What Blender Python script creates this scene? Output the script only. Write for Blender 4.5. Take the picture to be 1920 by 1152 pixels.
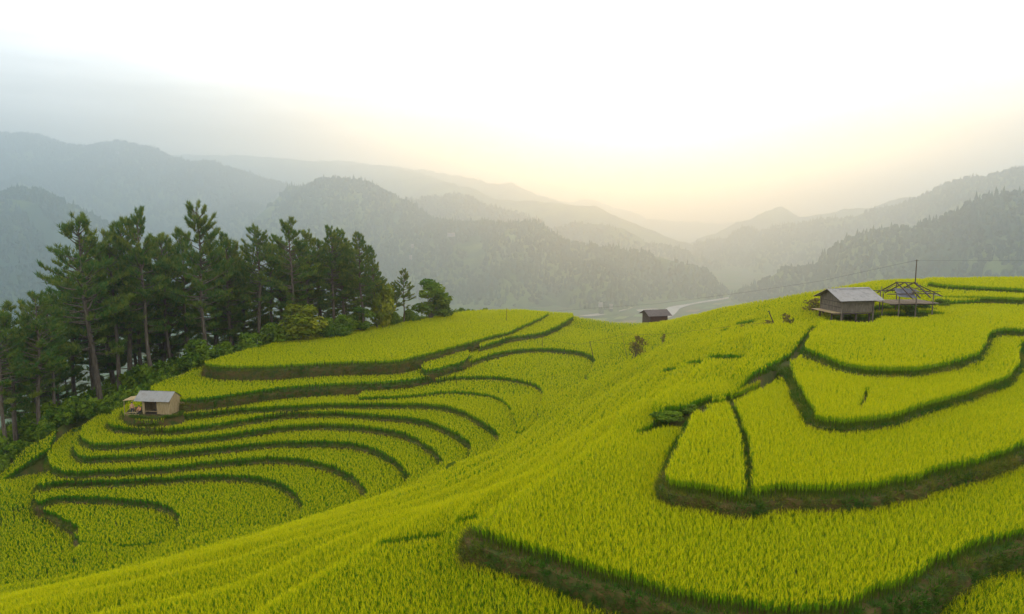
import bpy, bmesh, math, random
import numpy as np
from mathutils import Vector, Matrix, Euler

# ------------------------------------------------------------------ scene, camera, light
SC = bpy.context.scene
C = SC.collection
for o in list(bpy.data.objects):
    bpy.data.objects.remove(o)
rng = np.random.default_rng(7)
random.seed(7)
F = 1300.0                      # focal length in pixels of the 1920 px wide photograph
CX, CY, HOR = 960.0, 576.0, 400.0
TH = math.atan((CY - HOR) / F)
ST, CT = math.sin(TH), math.cos(TH)

cam_d = bpy.data.cameras.new('camera')
cam_d.sensor_width = 36.0
cam_d.lens = F / 1920.0 * 36.0
cam_d.clip_start = 0.5
cam_d.clip_end = 30000.0
cam = bpy.data.objects.new('camera', cam_d)
cam.rotation_euler = (math.pi / 2 - TH, 0, 0)
C.objects.link(cam)
SC.camera = cam

SUN_AZ, SUN_EL = math.radians(11.0), math.radians(8.5)
sun_dir = Vector((math.sin(SUN_AZ) * math.cos(SUN_EL), math.cos(SUN_AZ) * math.cos(SUN_EL), math.sin(SUN_EL)))
sd = bpy.data.lights.new('sun', 'SUN')
sd.energy = 5.0
sd.angle = math.radians(14)
sd.color = (1.0, 0.44, 0.11)
so = bpy.data.objects.new('sun', sd)
so.rotation_euler = (-sun_dir).to_track_quat('-Z', 'Y').to_euler()
C.objects.link(so)

W = bpy.data.worlds.new('World')
SC.world = W
W.use_nodes = True


def build_world():
    nt = W.node_tree
    N, L = nt.nodes, nt.links
    N.clear()
    out = N.new('ShaderNodeOutputWorld')
    sky = N.new('ShaderNodeTexSky')
    sky.sky_type = 'NISHITA'
    sky.sun_disc = False
    sky.sun_elevation = SUN_EL
    sky.sun_rotation = SUN_AZ
    sky.air_density = 1.0
    sky.dust_density = 3.0
    b1 = N.new('ShaderNodeBackground')
    b1.inputs[1].default_value = 0.05
    L.new(sky.outputs[0], b1.inputs[0])
    # overcast cloud layer: pale towards the zenith, warm around the veiled sun
    tc = N.new('ShaderNodeTexCoord')
    sep = N.new('ShaderNodeSeparateXYZ')
    L.new(tc.outputs['Generated'], sep.inputs[0])
    ramp = N.new('ShaderNodeValToRGB')         # an overcast sky is about three times as bright overhead as at the horizon
    e = ramp.color_ramp.elements
    e[0].position = 0.0
    e[0].color = (0.34, 0.35, 0.36, 1)
    e[1].position = 1.0
    e[1].color = (1.95, 1.98, 2.0, 1)
    for pz, cz in ((0.05, 0.42), (0.09, 0.60), (0.13, 0.88), (0.17, 1.25), (0.24, 1.9)):
        m = ramp.color_ramp.elements.new(pz)
        m.color = (cz, cz * 1.01, cz * 1.02, 1)
    L.new(sep.outputs[2], ramp.inputs[0])
    mp = N.new('ShaderNodeMapping')
    mp.inputs['Scale'].default_value = (2.2, 2.2, 16.0)
    L.new(tc.outputs['Generated'], mp.inputs[0])
    nz = N.new('ShaderNodeTexNoise')
    nz.inputs['Scale'].default_value = 1.7
    nz.inputs['Detail'].default_value = 5
    L.new(mp.outputs[0], nz.inputs[0])
    mr = N.new('ShaderNodeMapRange')
    mr.inputs[1].default_value = 0.35
    mr.inputs[2].default_value = 0.65
    mr.inputs[3].default_value = 0.84
    mr.inputs[4].default_value = 1.10
    L.new(nz.outputs[0], mr.inputs[0])
    mul = N.new('ShaderNodeVectorMath')
    mul.operation = 'SCALE'
    L.new(ramp.outputs[0], mul.inputs[0])
    L.new(mr.outputs[0], mul.inputs['Scale'])
    dot = N.new('ShaderNodeVectorMath')
    dot.operation = 'DOT_PRODUCT'
    dot.inputs[1].default_value = sun_dir
    nrm = N.new('ShaderNodeVectorMath')
    nrm.operation = 'NORMALIZE'
    L.new(tc.outputs['Generated'], nrm.inputs[0])
    L.new(nrm.outputs[0], dot.inputs[0])
    cl = N.new('ShaderNodeMath')
    cl.operation = 'MAXIMUM'
    cl.inputs[1].default_value = 0.0
    L.new(dot.outputs['Value'], cl.inputs[0])
    acc = mul.outputs[0]
    for n, col, s in ((20, (1.0, 0.50, 0.14), 0.68), (260, (1.0, 0.75, 0.40), 0.4)):
        p = N.new('ShaderNodeMath')
        p.operation = 'POWER'
        p.inputs[1].default_value = n
        L.new(cl.outputs[0], p.inputs[0])
        v = N.new('ShaderNodeVectorMath')
        v.operation = 'SCALE'
        v.inputs[0].default_value = tuple(c * s for c in col)
        L.new(p.outputs[0], v.inputs['Scale'])
        a = N.new('ShaderNodeVectorMath')
        a.operation = 'ADD'
        L.new(acc, a.inputs[0])
        L.new(v.outputs[0], a.inputs[1])
        acc = a.outputs[0]
    b2 = N.new('ShaderNodeBackground')
    b2.inputs[1].default_value = 1.0
    L.new(acc, b2.inputs[0])
    ad = N.new('ShaderNodeAddShader')
    L.new(b1.outputs[0], ad.inputs[0])
    L.new(b2.outputs[0], ad.inputs[1])
    L.new(ad.outputs[0], out.inputs[0])


build_world()
SC.view_settings.view_transform = 'Standard'
SC.view_settings.look = 'None'
SC.view_settings.exposure = 0.1
SC.view_settings.gamma = 1.0
cy = SC.cycles
cy.max_bounces = 4
cy.diffuse_bounces = 2
cy.glossy_bounces = 1
cy.transmission_bounces = 2
cy.transparent_max_bounces = 4
cy.volume_bounces = 2
cy.use_denoising = True
cy.denoiser = 'OPENIMAGEDENOISE'
cy.use_adaptive_sampling = True
cy.adaptive_threshold = 0.02
HAZE_DENSITY = 0.00040

# ------------------------------------------------------------------ pixel helpers


def P(u, v, h):
    """point on the horizontal plane h metres below the camera"""
    a, b = (u - CX) / F, -(v - CY) / F
    y = CT + b * ST
    z = -ST + b * CT
    t = -h / z
    return (a * t, y * t, -h)


def PD(u, v, d):
    """point at forward distance d"""
    a, b = (u - CX) / F, -(v - CY) / F
    y = CT + b * ST
    z = -ST + b * CT
    t = d / y
    return (a * t, d, z * t)


def pix(p):
    x, y, z = p
    f = y * CT - z * ST
    up = y * ST + z * CT
    return CX + F * x / f, CY - F * up / f


# ------------------------------------------------------------------ object helpers
def link(o, parent=None):
    C.objects.link(o)
    if parent is not None:
        o.parent = parent
    return o


def tag(o, label=None, cat=None, group=None, kind=None):
    if label:
        o['label'] = label
    if cat:
        o['category'] = cat
    if group:
        o['group'] = group
    if kind:
        o['kind'] = kind
    return o


def empty(name, loc, rz=0.0):
    o = bpy.data.objects.new(name, None)
    o.empty_display_size = 0.3
    o.location = loc
    o.rotation_euler = (0, 0, rz)
    return link(o)


def mesh_obj(name, verts, faces, mat, parent=None, smooth=False):
    me = bpy.data.meshes.new(name)
    me.from_pydata([tuple(map(float, v)) for v in verts], [], [tuple(map(int, f)) for f in faces])
    if mat:
        me.materials.append(mat)
    if smooth:
        me.polygons.foreach_set('use_smooth', [True] * len(me.polygons))
    me.update()
    return link(bpy.data.objects.new(name, me), parent)


def np_mesh(name, verts, tris, mat, smooth=False):
    """fast mesh from numpy arrays; tris may be an (n,3) or (n,4) array"""
    me = bpy.data.meshes.new(name)
    verts = np.asarray(verts, dtype=np.float32)
    tris = np.asarray(tris, dtype=np.int32)
    k = tris.shape[1]
    me.vertices.add(len(verts))
    me.vertices.foreach_set('co', verts.ravel())
    me.loops.add(tris.size)
    me.loops.foreach_set('vertex_index', tris.ravel())
    me.polygons.add(len(tris))
    me.polygons.foreach_set('loop_start', np.arange(0, tris.size, k, dtype=np.int32))
    me.polygons.foreach_set('loop_total', np.full(len(tris), k, dtype=np.int32))
    if smooth:
        me.polygons.foreach_set('use_smooth', np.ones(len(tris), dtype=bool))
    if mat:
        me.materials.append(mat)
    me.update(calc_edges=True)
    return me


class MB:
    """collects boxes, bars and tubes into one mesh"""

    def __init__(self):
        self.v, self.f = [], []

    def add(self, vs, fs):
        n = len(self.v)
        self.v += [tuple(p) for p in vs]
        self.f += [tuple(i + n for i in f) for f in fs]
        return self

    def box(self, c, s, rot=None):
        x, y, z = s[0] / 2, s[1] / 2, s[2] / 2
        vs = [Vector((i, j, k)) for k in (-z, z) for j in (-y, y) for i in (-x, x)]
        if rot is not None:
            vs = [rot @ v for v in vs]
        c = Vector(c)
        return self.add([v + c for v in vs], [(0, 2, 3, 1), (4, 5, 7, 6), (0, 1, 5, 4), (2, 6, 7, 3), (0, 4, 6, 2), (1, 3, 7, 5)])

    def bar(self, a, b, w, t=None):
        a, b = Vector(a), Vector(b)
        d = b - a
        return self.box((a + b) / 2, (w, t or w, d.length), d.to_track_quat('Z', 'Y').to_matrix())

    def tube(self, pts, radii, n=6):
        pts = [Vector(p) for p in pts]
        base = len(self.v)
        for i, p in enumerate(pts):
            d = (pts[min(i + 1, len(pts) - 1)] - pts[max(i - 1, 0)]).normalized()
            a = d.orthogonal().normalized() if i == 0 else (a - a.dot(d) * d).normalized()
            b = d.cross(a)
            for k in range(n):
                t = 2 * math.pi * k / n
                self.v.append(tuple(p + float(radii[i]) * (math.cos(t) * a + math.sin(t) * b)))
        for i in range(len(pts) - 1):
            for k in range(n):
                q, r = base + i * n, base + (i + 1) * n
                self.f.append((q + k, q + (k + 1) % n, r + (k + 1) % n, r + k))
        self.f.append(tuple(base + k for k in range(n))[::-1])
        self.f.append(tuple(base + (len(pts) - 1) * n + k for k in range(n)))
        return self

    def build(self, name, mat, parent=None, smooth=False):
        return mesh_obj(name, self.v, self.f, mat, parent, smooth)


# ------------------------------------------------------------------ materials
def new_mat(name):
    m = bpy.data.materials.new(name)
    m.use_nodes = True
    m.node_tree.nodes.clear()
    return m, m.node_tree.nodes, m.node_tree.links


def noise_mat(name, cols, scale=3.0, detail=6, rough=0.9, bump=0.0, stretch=(1, 1, 1), pos=None, coord='Object', spec=0.2):
    """principled surface whose colour runs through cols along a noise"""
    m, N, L = new_mat(name)
    out = N.new('ShaderNodeOutputMaterial')
    bs = N.new('ShaderNodeBsdfPrincipled')
    bs.inputs['Roughness'].default_value = rough
    bs.inputs['Specular IOR Level'].default_value = spec
    tc = N.new('ShaderNodeTexCoord')
    mp = N.new('ShaderNodeMapping')
    mp.inputs['Scale'].default_value = stretch
    L.new(tc.outputs[coord], mp.inputs[0])
    nz = N.new('ShaderNodeTexNoise')
    nz.inputs['Scale'].default_value = scale
    nz.inputs['Detail'].default_value = detail
    nz.inputs['Roughness'].default_value = 0.65
    L.new(mp.outputs[0], nz.inputs[0])
    rp = N.new('ShaderNodeValToRGB')
    pos = pos or [0.3 + 0.4 * i / max(1, len(cols) - 1) for i in range(len(cols))]
    el = rp.color_ramp.elements
    el[0].position, el[0].color = pos[0], (*cols[0], 1)
    el[1].position, el[1].color = pos[-1], (*cols[-1], 1)
    for p_, c_ in zip(pos[1:-1], cols[1:-1]):
        x = el.new(p_)
        x.color = (*c_, 1)
    L.new(nz.outputs[0], rp.inputs[0])
    L.new(rp.outputs[0], bs.inputs['Base Color'])
    if bump:
        b = N.new('ShaderNodeBump')
        b.inputs['Strength'].default_value = bump
        b.inputs['Distance'].default_value = 0.05
        L.new(nz.outputs[0], b.inputs['Height'])
        L.new(b.outputs[0], bs.inputs['Normal'])
    L.new(bs.outputs[0], out.inputs[0])
    return m


def leaf_mat(name, ca, cb, cc=None, trans=0.35, attr=True, stem=None):
    """leaf: ca..cb by per-instance tint, cc where the mesh marks ripe ears"""
    m, N, L = new_mat(name)
    out = N.new('ShaderNodeOutputMaterial')
    mix = N.new('ShaderNodeMix')
    mix.data_type = 'RGBA'
    mix.inputs['A'].default_value = (*ca, 1)
    mix.inputs['B'].default_value = (*cb, 1)
    if attr:
        at = N.new('ShaderNodeAttribute')
        at.attribute_type = 'INSTANCER'
        at.attribute_name = 'tint'
        L.new(at.outputs['Fac'], mix.inputs['Factor'])
    else:
        at = N.new('ShaderNodeAttribute')
        at.attribute_name = 'var'
        L.new(at.outputs['Fac'], mix.inputs['Factor'])
    col = mix.outputs['Result']
    if cc:
        a2 = N.new('ShaderNodeAttribute')
        a2.attribute_name = 'ear'
        m2 = N.new('ShaderNodeMix')
        m2.data_type = 'RGBA'
        m2.inputs['B'].default_value = (*cc, 1)
        L.new(a2.outputs['Fac'], m2.inputs['Factor'])
        L.new(col, m2.inputs['A'])
        col = m2.outputs['Result']
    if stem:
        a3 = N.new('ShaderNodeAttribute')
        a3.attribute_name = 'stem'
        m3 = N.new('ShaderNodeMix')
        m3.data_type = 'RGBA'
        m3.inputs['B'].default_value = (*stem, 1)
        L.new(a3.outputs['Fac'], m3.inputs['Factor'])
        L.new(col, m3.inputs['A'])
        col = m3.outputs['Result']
    d = N.new('ShaderNodeBsdfDiffuse')
    t = N.new('ShaderNodeBsdfTranslucent')
    L.new(col, d.inputs[0])
    L.new(col, t.inputs[0])
    ms = N.new('ShaderNodeMixShader')
    ms.inputs[0].default_value = trans
    L.new(d.outputs[0], ms.inputs[1])
    L.new(t.outputs[0], ms.inputs[2])
    L.new(ms.outputs[0], out.inputs[0])
    return m


M = {}
M['rice'] = leaf_mat('rice_leaf', (0.062, 0.24, 0.004), (0.27, 0.40, 0.004), (0.52, 0.50, 0.006), 0.30, True, (0.06, 0.09, 0.010))  # last colour: green-brown stalks, set dark to paint shade into the rice walls
M['weed'] = leaf_mat('weed_leaf', (0.04, 0.105, 0.010), (0.22, 0.18, 0.025), None, 0.3)
M['soil'] = noise_mat('terrace_soil', [(0.025, 0.04, 0.006), (0.055, 0.06, 0.01), (0.08, 0.05, 0.016)], 1.2, 8, 0.95, 0.6)
M['bank'] = noise_mat('bank_earth', [(0.018, 0.034, 0.005), (0.042, 0.052, 0.008), (0.085, 0.05, 0.015), (0.035, 0.052, 0.007)], 1.6, 8, 0.95, 0.8)
M['yard'] = noise_mat('trodden_earth', [(0.07, 0.055, 0.03), (0.12, 0.09, 0.05), (0.06, 0.07, 0.02)], 1.5, 6, 0.95, 0.5)
M['hillside'] = noise_mat('hillside_scrub', [(0.02, 0.035, 0.008), (0.05, 0.07, 0.012), (0.07, 0.06, 0.02)], 0.25, 8, 0.95, 0.6)
M['pine'] = leaf_mat('pine_needles', (0.06, 0.135, 0.028), (0.22, 0.24, 0.036), None, 0.4, False)
M['bush'] = leaf_mat('bush_leaves', (0.05, 0.11, 0.014), (0.17, 0.23, 0.016), None, 0.3, False)
M['bush_yellow'] = leaf_mat('yellow_bush_leaves', (0.10, 0.15, 0.014), (0.32, 0.30, 0.018), None, 0.35, False)
M['bush_dry'] = leaf_mat('dry_plant', (0.10, 0.11, 0.02), (0.20, 0.13, 0.04), None, 0.3, False)
M['bark'] = noise_mat('pine_bark', [(0.05, 0.038, 0.028), (0.11, 0.082, 0.058), (0.17, 0.135, 0.10)], 2.0, 6, 0.95, 0.5, (4, 4, 0.6))
M['forest'] = leaf_mat('far_forest', (0.016, 0.035, 0.012), (0.06, 0.085, 0.02), None, 0.1)
M['mountain'] = noise_mat('mountain_cover', [(0.016, 0.038, 0.014), (0.03, 0.055, 0.018), (0.11, 0.14, 0.03), (0.04, 0.055, 0.02)], 0.004, 9, 1.0, 0.0, spec=0.0)
M['valley'] = noise_mat('valley_fields', [(0.03, 0.06, 0.02), (0.06, 0.10, 0.025), (0.09, 0.085, 0.04), (0.035, 0.06, 0.02)], 0.012, 5, 1.0, 0.0, spec=0.0)
M['river'] = noise_mat('river_gravel', [(0.22, 0.20, 0.17), (0.32, 0.29, 0.25), (0.2, 0.18, 0.15)], 0.02, 4, 0.8, 0.0)
M['wood'] = noise_mat('weathered_wood', [(0.06, 0.046, 0.032), (0.135, 0.108, 0.076), (0.21, 0.175, 0.13)], 3.0, 6, 0.85, 0.3, (6, 6, 0.7))
M['wood_pale'] = noise_mat('pale_boards', [(0.17, 0.12, 0.055), (0.31, 0.22, 0.105), (0.42, 0.33, 0.2)], 3.0, 6, 0.8, 0.3, (6, 6, 0.7))
M['wood_dark'] = noise_mat('dark_timber', [(0.03, 0.022, 0.018), (0.07, 0.05, 0.035), (0.10, 0.075, 0.055)], 3.0, 5, 0.9, 0.3, (5, 5, 0.8))
M['wood_red'] = noise_mat('reddish_boards', [(0.05, 0.022, 0.018), (0.10, 0.045, 0.03)], 3.0, 5, 0.9, 0.3, (5, 5, 0.8))
M['tin'] = noise_mat('grey_roof_sheet', [(0.11, 0.105, 0.095), (0.20, 0.19, 0.17), (0.15, 0.125, 0.10)], 1.2, 6, 0.45, 0.1, (1, 1, 1), spec=0.5)
M['asbestos'] = noise_mat('fibre_roof_sheet', [(0.17, 0.155, 0.14), (0.27, 0.25, 0.23), (0.21, 0.185, 0.16)], 1.4, 7, 0.85, 0.2)
M['shingle'] = noise_mat('dark_roof', [(0.05, 0.04, 0.038), (0.10, 0.08, 0.07), (0.075, 0.055, 0.05)], 2.0, 6, 0.9, 0.3)
M['tarp'] = noise_mat('tarpaulin', [(0.06, 0.06, 0.07), (0.11, 0.105, 0.12)], 2.0, 4, 0.7, 0.2)
M['wire'] = noise_mat('wire', [(0.02, 0.02, 0.02), (0.04, 0.04, 0.04)], 1.0, 2, 0.6)
M['skin'] = noise_mat('skin', [(0.45, 0.22, 0.13), (0.52, 0.28, 0.17)], 4.0, 2, 0.6)
M['trousers'] = noise_mat('dark_cloth', [(0.02, 0.02, 0.028), (0.05, 0.05, 0.06)], 8.0, 2, 0.9)
M['shirt'] = noise_mat('orange_cloth', [(0.55, 0.20, 0.08), (0.65, 0.27, 0.12)], 8.0, 2, 0.9)
M['house_white'] = noise_mat('far_house_wall', [(0.20, 0.19, 0.18), (0.26, 0.25, 0.24)], 0.2, 2, 0.9)
M['house_roof'] = noise_mat('far_house_roof', [(0.18, 0.16, 0.15), (0.24, 0.2, 0.18)], 0.2, 2, 0.9)


# ------------------------------------------------------------------ terrain: smooth hill, then terrace plates on it
RH = 0.72                        # height of the standing rice
CTRL = [(0, 1152, 16.4), (300, 1152, 15.2), (600, 1100, 14.5), (860, 1012, 13.7), (1100, 1152, 13.7), (900, 1152, 13.8),
        (1000, 1500, 13.9), (500, 1300, 14.6), (0, 1400, 15.6), (1850, 1110, 13.7), (1920, 1055, 13.7), (1300, 1000, 13.6),
        (1700, 900, 13.0), (1400, 850, 12.7), (1700, 750, 12.2), (1800, 620, 11.2), (890, 958, 13.45), (990, 893, 13.0),
        (1100, 832, 12.7), (1200, 797, 12.2), (1260, 742, 11.2), (1370, 722, 10.8), (1440, 683, 10.4), (1500, 635, 10.1),
        (1530, 600, 10.1), (1580, 537, 8.8), (1500, 550, 9.7), (1440, 561, 10.7), (1350, 579, 13.0), (1290, 591, 15.3),
        (1200, 605, 18.3), (1150, 603, 18.8), (1100, 598, 19.0), (1400, 620, 10.6), (1300, 640, 12.9), (1200, 680, 15.8),
        (1150, 720, 17.2), (1100, 760, 17.3), (1100, 800, 15.3), (1000, 830, 18.0), (1000, 880, 14.4), (900, 920, 16.0),
        (860, 868, 20.8), (770, 912, 20.5), (640, 960, 19.0), (400, 1025, 18.1), (200, 1080, 17.7), (0, 1135, 17.4),
        (700, 1010, 14.8), (400, 1100, 15.9), (60, 1040, 26.9), (0, 1060, 26.9), (220, 1040, 26.1), (140, 1075, 26.3), (170, 1015, 26.2), (300, 1015, 26.2), (233, 950, 26.9),
        (450, 930, 26.6), (400, 880, 26.0), (525, 850, 25.2), (525, 800, 24.2), (525, 760, 22.8), (700, 760, 22.6), (826, 752, 22.2),
        (900, 720, 21.6), (1000, 680, 21.0), (1050, 640, 20.4), (1130, 685, 19.4), (1025, 760, 20.1), (978, 797, 20.65),
        (942, 823, 21.0), (886, 855, 21.75), (826, 874, 22.5), (766, 907, 23.2), (690, 932, 23.9), (560, 975, 24.7), (335, 1000, 25.6),
        (60, 880, 24.9), (95, 850, 24.0), (130, 805, 22.7), (30, 930, 26.0), (180, 770, 21.6), (0, 900, 26.0),
        (300, 735, 20.8), (500, 700, 20.6), (700, 690, 20.4), (500, 660, 19.2), (700, 640, 19.2), (900, 600, 19.2), (1000, 585, 19.3),
        (1640, 570, 9.3), (1700, 555, 9.1), (1640, 526, 8.7), (1740, 519, 8.8), (1920, 519, 8.9)]
PLAN = [(-22, 44, 22.9), (-14, 50, 22.3), (-30, 40, 23.0), (-8, 58, 23.0), (75, 92, 9.2), (60, 60, 10.8), (48, 35, 12.8), (30, 20, 13.9),
        (-10, 5, 14.2), (15, 5, 13.9), (-40, 15, 16.5), (40, 0, 13.7), (-52, 62, 27.2), (-60, 45, 27.6)]
cp = np.array([P(*c) for c in CTRL] + [(x, y, -h) for x, y, h in PLAN])


def tps(r2):
    return r2 * np.log(r2 + 1e-9) * 0.5


def rbf_fit(pts, lam=2e-4, s=50.0):
    xy, z = pts[:, :2] / s, pts[:, 2]
    n = len(xy)
    K = tps(((xy[:, None] - xy[None]) ** 2).sum(-1)) + lam * np.eye(n)
    Q = np.c_[np.ones(n), xy]
    A = np.block([[K, Q], [Q.T, np.zeros((3, 3))]])
    w = np.linalg.solve(A, np.r_[z, 0, 0, 0])

    def f(x, y):
        q = np.c_[x, y] / s
        out = np.empty(len(q))
        for i in range(0, len(q), 20000):
            c = q[i:i + 20000]
            out[i:i + 20000] = tps(((c[:, None] - xy[None]) ** 2).sum(-1)) @ w[:n] + w[n] + c @ w[n + 1:]
        return out
    return f


rbf = rbf_fit(cp)


def vnoise(x, y, seed=0):
    """smooth value noise, about -1..1"""
    xi, yi = np.floor(x).astype(np.int64), np.floor(y).astype(np.int64)
    fx, fy = x - xi, y - yi
    fx, fy = fx * fx * (3 - 2 * fx), fy * fy * (3 - 2 * fy)

    def hsh(a, b):
        n = (a * 374761393 + b * 668265263 + seed * 974634777) & 0xffffffff
        n = ((n ^ (n >> 13)) * 1274126177) & 0xffffffff
        return ((n ^ (n >> 16)) & 0xffff) / 32767.5 - 1.0
    return (hsh(xi, yi) * (1 - fx) + hsh(xi + 1, yi) * fx) * (1 - fy) + (hsh(xi, yi + 1) * (1 - fx) + hsh(xi + 1, yi + 1) * fx) * fy


def fbm(x, y, oct=4, seed=0):
    s, a = 0, 1.0
    for i in range(oct):
        s = s + a * vnoise(x * 2 ** i, y * 2 ** i, seed + i)
        a *= 0.5
    return s


HULL = np.array([P(*q)[:2] for q in [(0, 880, 25.3), (47, 847, 24.6), (94, 829, 24.0), (155, 791, 22.8), (225, 757, 21.0), (281, 731, 19.8),
                                     (360, 694, 20.0), (471, 651, 18.0), (606, 624, 18.0), (720, 609, 18.0), (841, 586, 18.0), (911, 578, 18.0),
                                     (1057, 581, 18.4), (1102, 597, 19.0), (1200, 605, 18.3), (1290, 591, 15.3), (1440, 561, 10.7),
                                     (1500, 550, 9.7), (1580, 537, 8.8), (1640, 525, 8.6), (1740, 519, 8.5), (1920, 518, 8.5)]]
                + [(80, 95), (80, -25), (-70, -25), (-66, 56)])


def pip(poly, x, y):
    inside = np.zeros(len(x), bool)
    n = len(poly)
    j = n - 1
    for i in range(n):
        xi, yi = poly[i]
        xj, yj = poly[j]
        c = (yi > y) != (yj > y)
        if yj != yi:
            inside ^= c & (x < (xj - xi) * (y - yi) / (yj - yi) + xi)
        j = i
    return inside


def seg_dist(poly, x, y, closed=True):
    """distance to a polyline and the nearest point on it"""
    best = np.full(len(x), 1e18)
    bx, by = np.zeros(len(x)), np.zeros(len(x))
    n = len(poly)
    for i in range(n if closed else n - 1):
        ax, ay = poly[i]
        cx_, cy_ = poly[(i + 1) % n]
        dx, dy = cx_ - ax, cy_ - ay
        L2 = dx * dx + dy * dy + 1e-12
        t = np.clip(((x - ax) * dx + (y - ay) * dy) / L2, 0, 1)
        qx, qy = ax + t * dx, ay + t * dy
        d = (x - qx) ** 2 + (y - qy) ** 2
        k = d < best
        best = np.where(k, d, best)
        bx, by = np.where(k, qx, bx), np.where(k, qy, by)
    return np.sqrt(best), bx, by


STEP = 1.05


def stepped(z, step=0.72):
    q = z / step
    f = np.floor(q)
    r = q - f
    g = np.clip((r - 0.80) / 0.20, 0, 1)
    return (f + 0.15 * r + 0.85 * g * g * (3 - 2 * g)) * step


def hill_top(x, y):
    """rice-top height of the hill, terraced inside the hull, falling away outside it"""
    x, y = np.asarray(x, float), np.asarray(y, float)
    ins = pip(HULL, x, y)
    d, bx, by = seg_dist(HULL, x, y)
    px, py = np.where(ins, x, bx), np.where(ins, y, by)
    z = rbf(px, py)
    wq = 0.7 * np.clip((d - 5) / 14, 0, 1)
    zi = stepped(z, STEP) * wq + z * (1 - wq) + 0.05 * vnoise(x * 0.4, y * 0.4, 3)
    dd = np.where(ins, 0, d)
    zo = z - 0.12 * np.minimum(dd, 4) - 0.58 * np.maximum(dd - 1.5, 0) + 2.2 * fbm(x / 28, y / 28, 4, 5) * np.clip(dd / 25, 0, 1) * np.clip(1 + dd / 60, 1, 4)
    return np.where(ins, zi, np.maximum(zo, -281 + 2 * fbm(x / 90, y / 90, 2, 9)))


# ---- terraces: h = depth of the rice top below the camera, line = visible front edge traced along the rice tops
def cat(pts, n=6):
    pts = [np.array(p, float) for p in pts]
    out = []
    for i in range(len(pts) - 1):
        p0, p1, p2, p3 = pts[max(i - 1, 0)], pts[i], pts[i + 1], pts[min(i + 2, len(pts) - 1)]
        for k in range(n):
            t = k / n
            out.append(0.5 * ((2 * p1) + (p2 - p0) * t + (2 * p0 - 5 * p1 + 4 * p2 - p3) * t * t + (3 * p1 - p0 - 3 * p2 + p3) * t ** 3))
    out.append(pts[-1])
    return out


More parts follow.
